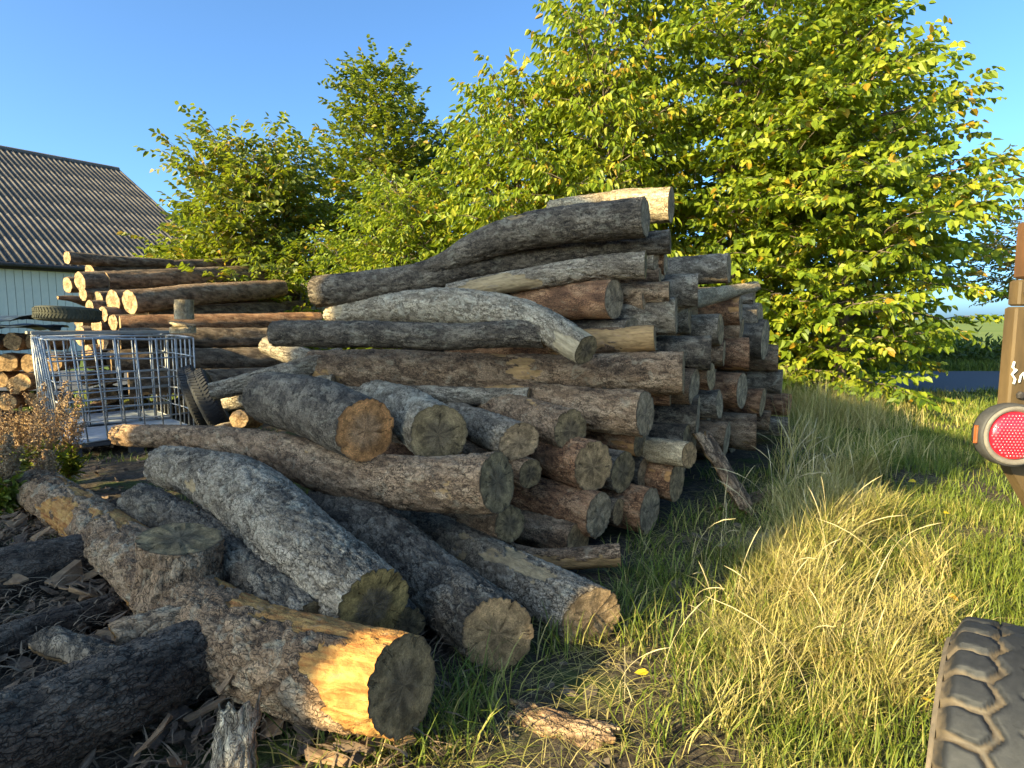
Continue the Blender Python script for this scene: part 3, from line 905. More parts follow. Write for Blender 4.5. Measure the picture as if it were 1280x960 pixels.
# ------------------------------------------------------------------ barn
def make_barn():
    d = Vector((0.58, 0.815, 0)).normalized()
    n = Vector((0.815, -0.58, 0)).normalized()
    c = Vector((-13.3, 29.6, 0))               # right end of the near eave
    Lb, W, he, hr = 20.0, 11.7, 3.55, 10.1
    root = empty('barn', c, 'big barn with grey corrugated roof and pale sage cladding behind the far pile', 'barn')
    M = Matrix((( d.x, n.x, 0, 0), (d.y, n.y, 0, 0), (0, 0, 1, 0), (0, 0, 0, 1)))   # local: x along the barn (0 = right end, negative to the left), y toward camera
    def loc(v): return M @ Vector(v)
    # core walls (behind the cladding)
    mb = MB()
    mb.box((-Lb + .1, -2 * W + .5, 0), (-.35, -.45, he - .05), M)
    mb.build('wall', DARKTRIM, root)
    g = MB()
    x1 = -.36
    b0 = len(g.v)
    for xx in (-Lb + .12, x1):
        g.v += [tuple(loc((xx, -2 * W + .5, he - .1))), tuple(loc((xx, -.5, he - .1))), tuple(loc((xx, -W, hr - .35)))]
    g.f += [(0, 1, 2), (5, 4, 3), (0, 3, 4, 1), (1, 4, 5, 2), (2, 5, 3, 0)]
    g.build('gable_wall', CLAD, root)
    # vertical cladding boards on the near long wall and the right gable
    bm_ = MB(); bm_.box((0, 0, 0), (.245, .03, he - .1)); bm = bm_.mesh('cladding_board')
    bm.materials.append(CLAD)
    k = 0
    xx = -Lb + .1
    while xx < -.6:
        o = link('cladding_board', bm, None, root)
        o.matrix_basis = M @ Matrix.Translation((xx, -.44 + random.uniform(0, .012), .05))
        xx += .26
    # gutter and fascia
    mb = MB(); mb.box((-Lb, -.33, he - .22), (0.0, -.28, he - .02), M); mb.build('fascia', DARKTRIM, root)
    mb = MB(); mb.tube([loc((-Lb, 0.07, he - .06)), loc((0, 0.07, he - .06))], .07, 8); mb.build('gutter', DARKTRIM, root)
    # corrugated sheets, four rows up the slope, lapped
    sl = math.hypot(W, hr - he)
    rows, ncol = 6, 20
    ang = math.atan2(hr - he, W)
    shl = sl / rows + .16
    xs = np.linspace(0, Lb / ncol + .03, 37)
    prof = 0.055 * np.cos(xs / 0.25 * 2 * np.pi)
    V, Q = [], []
    for j, s in enumerate((0, shl)):
        for x, p in zip(xs, prof):
            V.append((x, -s, p))
    nx = len(xs)
    # give thickness
    for j, s in enumerate((0, shl)):
        for x, p in zip(xs, prof):
            V.append((x, -s, p - .009))
    for i in range(nx - 1):
        Q.append((i, i + 1, nx + i + 1, nx + i))
        Q.append((2 * nx + i, 3 * nx + i, 3 * nx + i + 1, 2 * nx + i + 1))
        Q.append((2 * nx + i, 2 * nx + i + 1, i + 1, i))
    sh = mesh_np('roof_sheet', V, Q, smooth=True)
    sh.materials.append(ETERNIT)
    for side in (0, 1):
        for r in range(rows):
            for cx in range(ncol):
                if side == 1 and r % 2:
                    pass
                o = link('roof_sheet', sh, None, root)
                R = Matrix.Rotation(-ang, 4, 'X')
                lift = .02 * (r % 2) + (.011 if r else 0) * 1
                base = Matrix.Translation((-Lb + cx * Lb / ncol, 0.05, he)) @ R @ Matrix.Translation((0, -r * sl / rows, .012 * (r % 2) + .006 * (cx % 2)))
                if side == 1:
                    base = Matrix.Translation((-Lb, -2 * W, 0)) @ Matrix.Rotation(math.pi, 4, 'Z') @ Matrix.Translation((-Lb, 0, 0)) @ Matrix.Translation((cx * Lb / ncol - 0, 0, 0)) @ Matrix.Translation((0, 0.05, he)) @ R @ Matrix.Translation((0, -r * sl / rows, .012 * (r % 2) + .006 * (cx % 2)))
                    base = Matrix.Translation((-Lb / 1, 0, 0)) @ Matrix.Translation((Lb, 0, 0)) @ base
                o.matrix_basis = M @ base
    mb = MB(); mb.tube([loc((-Lb, -W, hr + .05)), loc((0, -W, hr + .05))], .16, 8); mb.build('ridge_cap', ETERNIT, root)
    mb = MB()
    mb.box((-.06, 0, -.12), (.0, sl + .1, .05), M @ Matrix.Translation((0, .05, he)) @ Matrix.Rotation(-ang, 4, 'X') @ Matrix.Rotation(math.pi, 4, 'Z') @ Matrix.Translation((0, 0, 0)))
    mb.build('verge_board', DARKTRIM, root)
    return root
make_barn()

# unseen shed added left of and behind the camera to shade the pile
def make_shade_shed():
    root = empty('added_shade_shed', (-9.85, -3.1, 0), 'tall dark timber shed added unseen outside the picture to the left to cast shade', 'shed')
    dk = simple_mat('creosoted_boards', (.08, .055, .04), (.04, .03, .022), 5, 0.85, 0, 0.4, 0.004, (6, 6, 0.6))
    mb = MB(); mb.box((-.75, -1.75, 0), (.72, 1.75, 7.2)); mb.build('wall', dk, root)
    bmesh_ = MB(); bmesh_.box((0, 0, 0), (.03, .2, 7.1)); bme = bmesh_.mesh('board'); bme.materials.append(dk)
    y = -1.77
    while y < 1.6:
        o = link('board', bme, None, root, (.725, y, .05)); y += .215
    mb = MB()
    for s in (-1, 1):
        b = len(mb.v)
        mb.v += [(s * .95, -1.85, 7.1), (s * .95, 1.85, 7.1), (0, 1.85, 7.7), (0, -1.85, 7.7), (s * .95, -1.85, 7.2), (s * .95, 1.85, 7.2), (0, 1.85, 7.8), (0, -1.85, 7.8)]
        mb.f += [tuple(b + i for i in f) for f in [(0, 1, 2, 3), (4, 7, 6, 5), (0, 4, 5, 1), (1, 5, 6, 2), (3, 2, 6, 7), (0, 3, 7, 4)]]
    mb.build('roof', ETERNIT, root)
    mb = MB(); mb.box((.76, -.7, 0.05), (.80, .7, 2.3)); dr = mb.build('door', dk, root)
    mb = MB(); mb.box((.80, .5, 1.05), (.84, .56, 1.25)); mb.build('handle', DARKTRIM, dr)
make_shade_shed()

# ------------------------------------------------------------------ cages
def make_cage(org, label, bent=0.0, group='wire cages on pallets'):
    ex = Vector((0.715, 0.70, 0)).normalized()
    ey = Vector((-ex.y, ex.x, 0))
    root = empty('wire_cage', org, label, 'cage', group)
    W, D, z0, z1 = 1.22, 1.0, 0.17, 1.22
    def P(u, v, z):
        k = (z - z0) / (z1 - z0)
        p = ex * u + ey * v + Vector((0, 0, z))
        p += ex * (-bent * k * (1 - u / W)) + Vector((0, 0, 0.012 * math.sin(u * 5 + v * 3)))
        return p
    def bar(pts, r=.0085):
        MB().tube(pts, r, 6).build('bar', GALV, root, True)
    nz, nu, nv = 6, 8, 7
    zs = [z0 + (z1 - z0) * (i / (nz - 1)) for i in range(nz)]
    for i, z in enumerate(zs):
        rr = .012 if i in (0, nz - 1) else .0085
        for a, b in (((0, 0), (W, 0)), ((W, 0), (W, D)), ((W, D), (0, D)), ((0, D), (0, 0))):
            bar([P(a[0] + (b[0] - a[0]) * t, a[1] + (b[1] - a[1]) * t, z) + Vector((0, 0, random.uniform(-.004, .004))) for t in (0, .33, .66, 1)], rr)
    for i in range(nu):
        u = W * i / (nu - 1)
        for v in (-.012, D + .012):
            bar([P(u, v, z) for z in (z0, (z0 + z1) / 2, z1)])
    for i in range(1, nv - 1):
        v = D * i / (nv - 1)
        for u in (-.012, W + .012):
            bar([P(u, v, z) for z in (z0, (z0 + z1) / 2, z1)])
    R = Matrix(((ex.x, ey.x, 0, 0), (ex.y, ey.y, 0, 0), (0, 0, 1, 0), (0, 0, 0, 1)))
    MB().box((.02, .02, .165), (W - .02, D - .02, .185), R).build('base_sheet', BLUEBASE, root)
    pal = MB().box((-.01, -.02, .125), (W + .01, D + .02, .16), R).build('pallet', PALLET, root)
    for u in (0, .55, 1.1):
        for v in (0, .44, .88):
            MB().box((u, v, 0.0), (u + .12, v + .12, .123), R).build('pallet_block', PALLET, pal)
    return root
CA = Vector((-4.46, 6.0, 0.0))
make_cage(CA, 'empty bent wire cage on a pallet in front of the far pile', 0.10)
CB = CA + Vector((-.70, .715, 0)) * 1.14 + Vector((.03, .03, 0.01))
make_cage(CB, 'second wire cage behind the first, with planks and a tyre on top', 0.03)
# planks across the second cage
exv = Vector((0.715, 0.70, 0)).normalized(); eyv = Vector((-exv.y, exv.x, 0))
for i, v in enumerate((.12, .38, .64, .86)):
    R = Matrix.Translation(CB + Vector((0, 0, 1.24))) @ Matrix(((exv.x, eyv.x, 0, 0), (exv.y, eyv.y, 0, 0), (0, 0, 1, 0), (0, 0, 0, 1))) @ Matrix.Rotation(random.uniform(-.06, .06), 4, 'Z')
    o = MB().box((-.12 + .03 * i, v, 0), (1.36, v + .14, .035), R).build('plank', WOODGREY)
    tag(o, ['front', 'second', 'third', 'rearmost'][i] + ' grey plank lying across the second cage', 'plank', 'planks on the second cage')
def tyre_profile(R, W, t=.0):
    r0 = R * .60
    return [(r0, -W * .36), (r0 + .02, -W * .46), (R * .82, -W * .52), (R * .94, -W * .47), (R * .985, -W * .36), (R, -W * .18), (R, W * .18), (R * .985, W * .36), (R * .94, W * .47), (R * .82, W * .52), (r0 + .02, W * .46), (r0, W * .36), (r0 + .03, W * .28), (R * .9, W * .36), (R * .92, 0), (R * .9, -W * .36), (r0 + .03, -W * .28)]
def make_tyre(center, axis, R, W, label, mat, lug=True, group=None):
    root = empty('old_tyre', center, label, 'tyre', group)
    c0 = Vector((0, 0, 0))
    MB().lathe(tyre_profile(R, W), c0, axis, 48, True).build('tyre_carcass', mat, root, True)
    ax = Vector(axis).normalized(); Nn = ax.orthogonal().normalized(); B = ax.cross(Nn)
    mb = MB()
    for k in range(56):
        a = 2 * math.pi * k / 56
        rad = Nn * math.cos(a) + B * math.sin(a)
        tan = ax.cross(rad)
        for s in (-1, 1):
            M = Matrix((tuple([tan.x, ax.x, rad.x, 0]), tuple([tan.y, ax.y, rad.y, 0]), tuple([tan.z, ax.z, rad.z, 0]), (0, 0, 0, 1)))
            Mx = Matrix.Translation(c0 + rad * (R * .985) + ax * (s * W * .2)) @ M @ Matrix.Rotation(s * .5, 4, 'Z')
            mb.box((-.011 * R / .35, -W * .17, -.004), (.011 * R / .35, W * .17, .011), Mx)
    mb.build('tread', mat, root)
    return root
make_tyre(at(85, 393, 7.55), (0.03, 0.05, 1), .345, .17, 'old greenish tyre lying flat on the second cage', MOSSRUB)
make_tyre(at(263, 503, 6.3), (0.86, 0.40, 0.38), .36, .19, 'worn black tyre leaning beside the cage', RUBBER, group='tyres by the cage')
make_tyre(at(246, 497, 6.7), (0.86, 0.40, 0.30), .36, .18, 'second black tyre behind the leaning one by the cage', RUBBER, group='tyres by the cage')
# dark folded sheets on top of firewood at the far left
def sheet(label, cx, cy, z, w_, d_, seed, rot):
    n = 28
    g = np.linspace(-.5, .5, n)
    X, Y = np.meshgrid(g * w_, g * d_)
    x, y = X.ravel(), Y.ravel()
    p = np.stack([x, y, np.zeros_like(x)], 1)
    zz = (fbm(p * 4 + seed, 4, seed) - .5) * .16 - .12 * np.maximum(0, np.abs(x) / w_ * 2 - .75) ** 1.0
    i = np.arange(n * n).reshape(n, n)
    q = np.stack([i[:-1, :-1].ravel(), i[:-1, 1:].ravel(), i[1:, 1:].ravel(), i[1:, :-1].ravel()], 1)
    top = np.stack([x, y, zz], 1)
    V = np.vstack([top, top - np.array((0, 0, .006))])
    me = mesh_np('tarpaulin', V, np.vstack([q, q[:, ::-1] + n * n]))
    o = link('tarpaulin', me, TARP, None, (cx, cy, z)); o.rotation_euler = (0, 0, rot)
    tag(o, label, 'tarpaulin')
pA = at(8, 390, 7.9)
sheet('dark folded tarpaulin at the left edge beside the flat tyre', pA[0], pA[1], 1.45, 1.3, .9, 3, .6)
sheet('lower bluish-black tarpaulin under the folded one at the left edge', pA[0] - .1, pA[1] - .15, 1.34, 1.5, 1.1, 8, .5)
# split firewood heap carrying it
ORD = ['first', 'second', 'third', 'fourth', 'fifth', 'sixth', 'seventh', 'eighth', 'ninth']
ROW = ['bottom', 'second', 'third', 'fourth', 'fifth']
for r in range(5):
    for k in range(6):
        p = Vector((pA[0] - .75 + .26 * k + random.uniform(-.04, .04) + (0.12 if r % 2 else 0), pA[1] + .1 + random.uniform(-.1, .1), .14 + r * .25))
        L_ = random.uniform(.4, .5)
        dd = Vector((random.uniform(-.2, .2) + .1, -1, random.uniform(-.05, .05))).normalized() * L_
        make_log('%s firewood billet from the left, %s row of the heap under the tarpaulins' % (ORD[k], ROW[r]), [p, p + dd * .5, p + dd], [.105, .11, .105], name='firewood_billet', cat='firewood', bark='brown', cut='tan', group='firewood billets under the tarpaulin', step=.06, nseg=14, amp=.01, lump=.25)
for r in range(4):
    for k in range(8):
        p = Vector((-6.15 + .255 * k + random.uniform(-.04, .04) + (0.12 if r % 2 else 0), 9.0 + .09 * k + random.uniform(-.1, .1), .13 + r * .235))
        L_ = random.uniform(.45, .6)
        dd = Vector((random.uniform(-.15, .15) + .25, -1, random.uniform(-.05, .05))).normalized() * L_
        make_log('%s billet from the left, %s row of the stack seen through the cage' % (ORD[k], ROW[r]), [p, p + dd * .5, p + dd], [.10, .11, .105], name='firewood_billet', cat='firewood', bark=random.choice(['brown', 'far', 'dark']), cut='tan', group='firewood billets behind the cage', step=.06, nseg=14, amp=.01, lump=.25)

# picket fence behind the far pile
fr = empty('picket_fence', at(380, 395, 12.5) * np.array((1, 1, 0)), 'low weathered picket fence between the two log piles', 'fence')
fo = fr.location
for k, (px, h) in enumerate([(357, 348), (363, 352), (369, 354), (377, 352), (384, 350), (391, 356), (398, 358), (404, 362)]):
    a = at(px, h, 12.5 - .06 * k)
    MB().box((a[0] - .042, a[1] - .012, 0), (a[0] + .042, a[1] + .012, a[2])).build('picket', FENCEW, fr, False, -fo)
for z in (.75, 1.75):
    a, b_ = at(352, 400, 12.55), at(410, 400, 12.1)
    MB().tube([(a[0], a[1], z), (b_[0], b_[1], z)], .045, 4).build('rail', FENCEW, fr, False, -fo)

# ------------------------------------------------------------------ trailer corner at the right
TR_RUST = simple_mat('brown_trailer_paint', (.13, .062, .026), (.055, .028, .014), 11, 0.6, 0, 0.3, 0.003, (1, 1, .4))
TR_OLIVE = simple_mat('faded_trailer_board', (.125, .080, .034), (.055, .036, .017), 12, 0.65, 0, 0.35, 0.003, (1, 1, .25))
WHITE = simple_mat('white_paint', (.75, .74, .70), (.6, .6, .55), 20, 0.6)
STEEL = simple_mat('dark_chassis_steel', (.06, .05, .045), (.03, .027, .025), 9, 0.65, .2)
tr = empty('trailer', (1.35, 1.5, 0), 'corner of a brown farm trailer with a round red reflector lamp and a worn tyre', 'trailer')
T0 = tr.location
def tp(mb, name, mat, parent=tr, smooth=False):
    off = -T0 if parent is tr else Vector((0, 0, 0))
    return mb.build(name, mat, parent, smooth, off if parent is tr else None)
YB = 1.32
def X_(px, y=YB): return (px - 640) / F * y
xl = X_(1266)
tp(MB().box((xl, YB, 1.21), (2.4, YB + .035, 1.432), None, .004), 'tail_board', TR_OLIVE)
tp(MB().box((xl + .006, YB + .003, 1.434), (2.4, YB + .035, 1.49), None, .004), 'tail_board', TR_OLIVE)
for bx_, bz_ in ((xl + .02, 1.46), (xl + .022, 1.24), (xl + .05, 1.18)):
    tp(MB().lathe([(.009, 0), (.009, .005), (.006, .008), (.0005, .0085)], (bx_, YB - .0005 if bz_ > 1.2 else YB - .0125, bz_), (0, -1, 0), 6), 'bolt', STEEL)
tp(MB().box((xl + .045, YB + .012, 1.495), (xl + .12, YB + .075, 1.62), None, .005), 'corner_post', TR_RUST)
tp(MB().box((xl - .012, YB - .012, 1.155), (2.4, YB + .05, 1.205), None, .006), 'cross_rail', TR_RUST)
# tapering bracket under the rail
b_ = MB()
pts = [(xl - .012, 1.15), (xl + .2, 1.15), (xl + .2, .90), (xl + .13, .90), (xl + .02, 1.07)]
for y in (YB, YB + .03):
    b_.v += [(x, y, z) for x, z in pts]
n_ = len(pts)
b_.f += [tuple(range(n_)), tuple(range(2 * n_ - 1, n_ - 1, -1))] + [(i, n_ + i, n_ + (i + 1) % n_, (i + 1) % n_) for i in range(n_)]
tp(b_, 'corner_bracket', TR_OLIVE)
tp(MB().box((-.06, -.3, .62), (.06, 4.0, .80), Matrix.Translation((1.85, 1.4, 0)) @ Matrix.Rotation(-.85, 4, 'Z'), .01), 'chassis_beam', STEEL)
tp(MB().tube([(1.3, 1.26, .36), (2.6, .55, .36)], .035, 10), 'axle', STEEL)
tp(MB().box((1.80, .95, .36), (1.86, 1.4, .64), None, .01), 'axle_hanger', STEEL)
tp(MB().box((0, 0, 1.10), (1.1, 3.4, 1.15), Matrix.Translation((xl + .12, YB + .06, 0)) @ Matrix.Rotation(-.78, 4, 'Z'), .004), 'bed', STEEL)
# handwriting in white paint on the board
def stroke(pxs, parent):
    v = [at(px, py, YB - .0035) for px, py in pxs]
    return MB().tube([tuple(Vector(p) - T0) for p in v], .0022, 5).build('paint_mark', WHITE, parent)
stroke([(1268, 452), (1266, 459), (1269, 463), (1265, 468), (1269, 474), (1267, 480)], tr)
stroke([(1267, 466), (1271, 462)], tr)
stroke([(1274, 478), (1276, 470), (1279, 466), (1281, 474), (1284, 467), (1287, 476), (1292, 470)], tr)
# lamp
lc_ = Vector(at(1261, 543, YB - .03))
def lamp():
    R = .0655
    ax = Vector((-.10, -1, .03)).normalized()
    blk = simple_mat('lamp_rubber_rim', (.06, .055, .05), (.03, .03, .028), 30, .6)
    gry = simple_mat('lamp_grey_ring', (.20, .175, .14), (.11, .095, .078), 20, .7)
    body = MB().lathe([(0.001, -.018), (R * 1.0, -.016), (R * 1.04, -.006), (R * 1.04, .014), (R * 1.0, .020), (R * .965, .020)], lc_, ax, 56)
    lp = tp(body, 'reflector_lamp', blk, tr, True)
    MB().lathe([(R * .965, .018), (R * .95, .024), (R * .86, .024), (R * .80, .020), (R * .77, .016)], lc_, ax, 56).build('ring', gry, lp, True)
    rm, t, b = newmat('red_lens')
    b.inputs['Base Color'].default_value = (.62, .012, .03, 1)
    b.inputs['Roughness'].default_value = .18
    b.inputs['Coat Weight'].default_value = .5
    Nn = Vector((1, 0, 0)) - ax * ax.x; Nn.normalize(); B = ax.cross(Nn)
    MB().lathe([(R * .775, .014), (R * .76, .022), (R * .5, .026), (.0005, .027)], lc_, ax, 56).build('lens', rm, lp, True)
    dm, t, b = newmat('red_lens_facet')
    b.inputs['Base Color'].default_value = (.85, .10, .13, 1)
    b.inputs['Roughness'].default_value = .12
    st = R * .775 * 2 / 15
    dots = MB()
    for i in range(-8, 9):
        for j in range(-8, 9):
            x, y = (i + (.5 if j % 2 else 0)) * st, j * st * .9
            if math.hypot(x, y) > R * .73:
                continue
            h = .0225 + .004 * (1 - (math.hypot(x, y) / (R * .77)) ** 2)
            c = lc_ + Nn * x + B * y + ax * h
            dots.lathe([(st * .36, 0), (st * .26, .0016), (.0001, .0022)], c, ax, 6)
    dd = dots.build('lens_dots', dm, lp, True)
    dd['kind'] = 'stuff'
    am = simple_mat('amber_side_mark', (.30, .09, .03), (.2, .06, .02), 30, .35)
    MB().box((lc_.x - R * 1.07, lc_.y - .002, lc_.z - R * .30), (lc_.x - R * 1.03, lc_.y + .008, lc_.z + R * .30), None, .002).build('side_reflector', am, lp)
lamp()
# wheel
def trailer_tyre():
    R, W = .36, .29
    cx, cy, cz = 1.115, 1.235, .36
    wr = empty('wheel', Vector((cx, cy, cz)) - T0); wr.parent = tr
    wr.rotation_euler = (0, 0, math.radians(-40))
    nv, nu = 468, 56
    un = np.linspace(-1, 1, nu)
    vn = np.arange(nv) * 2 * np.pi / nv
    U, V = np.meshgrid(un, vn)
    u, v = U.ravel(), V.ravel()
    pitch = 2 * np.pi / 31
    ph = (v / pitch)
    tri = lambda x: np.abs((x % 1) * 2 - 1) * 2 - 1
    # zig-zag grooves
    g1 = np.abs(np.abs(u + 0.0) - 0.40 - 0.085 * tri(ph + np.where(u > 0, 0.5, 0)))
    groove = 1 - sstep(0.055, 0.085, g1)
    # shoulder cross grooves between lugs, slanted
    inner = np.abs(u) > (0.42 + 0.085 * tri(ph + np.where(u > 0, 0.5, 0)))
    fr_ = (ph + np.where(u > 0, 0.5, 0) + 0.28 * (np.abs(u) - .45)) % 1
    lat = 1 - sstep(0.10, 0.15, np.minimum(fr_, 1 - fr_))
    groove = np.maximum(groove, np.where(inner, lat, 0))
    # small sipes
    sip = ((np.abs(u) < .12) & (np.abs(((ph * 1.0 + .25) % 1) - .5) < .05)) * 0.5
    groove = np.maximum(groove, sip)
    side = sstep(.80, 1.0, np.abs(u))
    crown = 1 - 0.035 * (np.abs(u) ** 3) - 0.11 * side ** 1.5
    p3 = np.stack([np.cos(v) * 3, np.sin(v) * 3, u * 2], 1)
    wear = fbm(p3 * 9, 4, 3) - .5
    rad = R * crown - groove * .017 * (1 - side * .45) + wear * .003
    X = u * W * .5
    P = np.stack([X, rad * np.cos(v), rad * np.sin(v)], 1)
    i = np.arange(nv * nu).reshape(nv, nu)
    j = np.roll(i, -1, 0)
    q = np.stack([i[:, :-1].ravel(), i[:, 1:].ravel(), j[:, 1:].ravel(), j[:, :-1].ravel()], 1)
    me = mesh_np('tyre', P, q)
    add_attr(me, 'gr', np.clip(groove * .8 + side * .75 + wear * .9, 0, 1), 'FLOAT')
    m, t, b = newmat('trailer_tyre_rubber')
    g = attr(t, 'gr', 'Fac')
    co = objco(t)
    n1 = noise(t, co, 60, 5, .7); n2 = noise(t, co, 9, 5, .65)
    rub = ramp(t, n1, [(.3, (.008, .009, .011)), (.7, (.020, .021, .024))])
    mud = ramp(t, n2, [(.35, (.055, .041, .028)), (.65, (.14, .105, .068))])
    f = math_(t, 'ADD', g, math_(t, 'MULTIPLY', math_(t, 'SUBTRACT', n2, .5), .6))
    c = mixc(t, ramp(t, f, [(.35, 0.0), (.8, .85)]), rub, mud)
    t.links.new(c, b.inputs['Base Color']); b.inputs['Roughness'].default_value = .7
    t.links.new(bump(t, n1, .3, .003), b.inputs['Normal'])
    ty = link('tyre', me, m, wr)
    # side walls with raised rings
    sm, t, b = newmat('tyre_sidewall')
    co = objco(t)
    n2 = noise(t, co, 14, 5, .65)
    c = ramp(t, n2, [(.3, (.07, .06, .05)), (.55, (.17, .13, .09)), (.75, (.27, .21, .15))])
    t.links.new(c, b.inputs['Base Color']); b.inputs['Roughness'].default_value = .8
    re = R * (1 - .035 - .11)
    for s in (-1, 1):
        prof = [(re, 0), (re - .012, .004), (re - .016, .010), (re - .022, .010), (re - .026, .005), (re - .034, .006), (re - .038, .011), (re - .044, .011), (re - .048, .006), (re - .09, .004), (re - .10, -.012), (re - .105, -.05)]
        MB().lathe(prof, (s * W * .5, 0, 0), (s, 0, 0), 96).build('sidewall', sm, ty, True)
        MB().lathe([(re - .10, -.02), (re - .115, -.015), (re - .125, -.06), (.09, -.07), (.085, -.04), (.03, -.035), (.0005, -.03)], (s * W * .5, 0, 0), (s, 0, 0), 48).build('rim', TR_RUST, wr, True)
trailer_tyre()

# ------------------------------------------------------------------ trees
def leaf_mat(name, c_dark, c_mid, c_yel, trans=0.38):
    m, t, b = newmat(name)
    a = N(t, 'ShaderNodeAttribute', attribute_name='tint')
    sp = N(t, 'ShaderNodeSeparateColor'); t.links.new(a.outputs['Color'], sp.inputs[0])
    c = ramp(t, sp.outputs[0], [(0.0, c_dark), (0.5, c_mid), (0.95, c_yel), (1.0, (.30, .18, .02))])
    t.links.new(c, b.inputs['Base Color'])
    b.inputs['Roughness'].default_value = .48
    b.inputs['Specular IOR Level'].default_value = .35
    tl = N(t, 'ShaderNodeBsdfTranslucent')
    tc = mixc(t, 0.6, c, (.42, .50, .03), 'MIX')
    t.links.new(tc, tl.inputs['Color'])
    mx = N(t, 'ShaderNodeMixShader'); mx.inputs[0].default_value = trans
    t.links.new(b.outputs[0], mx.inputs[1]); t.links.new(tl.outputs[0], mx.inputs[2])
    t.links.new(mx.outputs[0], t.nodes['Material Output'].inputs['Surface'])
    return m
LEAF = {
    'horn': leaf_mat('leaf_hornbeam', (.055, .095, .010), (.170, .225, .020), (.33, .33, .04), .36),
    'cherry': leaf_mat('leaf_cherry', (.065, .105, .012), (.180, .235, .022), (.35, .33, .04), .38),
    'oak': leaf_mat('leaf_oak', (.050, .078, .013), (.120, .150, .024), (.24, .22, .04), .36),
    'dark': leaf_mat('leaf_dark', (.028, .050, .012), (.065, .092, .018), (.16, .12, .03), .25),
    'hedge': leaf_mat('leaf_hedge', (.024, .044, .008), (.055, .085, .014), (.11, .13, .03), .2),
}
TRUNK = simple_mat('tree_bark', (.20, .15, .11), (.09, .07, .05), 14, .9, 0, .6, .01, (1, 1, .2))
def unit(a):
    return a / np.maximum(np.linalg.norm(a, axis=-1, keepdims=True), 1e-9)
def leaves_mesh(pos, dirs, nrm, ln, wd, tint, rng, fold=.18, curl=.22):
    n = len(pos)
    side = unit(np.cross(nrm, dirs))
    nn = np.cross(dirs, side)
    s = np.array([0, .28, .68, 1, .68, .28])
    wv = np.array([0, .5, .40, 0, -.40, -.5])
    L = ln[:, None, None]
    Wd = wd[:, None, None]
    P = pos[:, None] + dirs[:, None] * (s[None, :, None] * L) + side[:, None] * (wv[None, :, None] * Wd) + nn[:, None] * (np.abs(wv)[None, :, None] * fold * 2 * Wd - curl * L * (s ** 2)[None, :, None])
    b = np.arange(n)[:, None] * 6
    q = np.concatenate([b + np.array([0, 1, 2, 3]), b + np.array([0, 3, 4, 5])], 0)
    tc = np.repeat(np.stack([tint, tint, tint, np.ones(n)], 1), 6, 0)
    return P.reshape(-1, 3), q, tc
def sprays(anchors, rng, K=10, slen=.34, leaf=(.10, .055), droop=.1, leafdown=.15, tilt=.25, tintmu=.45, tintsd=.3):
    A = np.array([a[0] for a in anchors]); D = unit(np.array([a[1] for a in anchors]))
    n = len(A)
    up = np.tile(np.array((0, 0, 1.0)), (n, 1)) + rng.normal(0, tilt, (n, 3))
    S = unit(np.cross(up, D)); Nn = unit(np.cross(D, S))
    lens = slen * rng.uniform(.7, 1.25, n)
    ptint = rng.normal(0, tintsd * .6, n)
    outP, outD, outN, outL, outW, outT = [], [], [], [], [], []
    for k in range(K):
        f = (k + .6) / K
        sgn = 1 if k % 2 else -1
        base = A + D * (lens * f)[:, None] + np.array((0, 0, -1.0)) * (droop * lens * f * f)[:, None]
        if k == K - 1:
            dd = D.copy()
        else:
            dd = D * .62 + S * sgn * .8
        dd = unit(dd + rng.normal(0, .22, (n, 3)) + np.array((0, 0, -1.0)) * leafdown * rng.uniform(.4, 1.6, (n, 1)))
        nv = unit(Nn + rng.normal(0, .28, (n, 3)))
        outP.append(base); outD.append(dd); outN.append(nv)
        outL.append(leaf[0] * rng.uniform(.65, 1.2, n) * (1 - .25 * abs(f - .5)))
        outW.append(leaf[1] * rng.uniform(.75, 1.15, n))
        outT.append(np.clip(tintmu + ptint + rng.normal(0, tintsd * .6, n) + (rng.random(n) < .012) * .6, 0, 1))
    c = np.concatenate
    return leaves_mesh(c(outP), c(outD), c(outN), c(outL), c(outW), c(outT), rng)
LEAFT = [0]
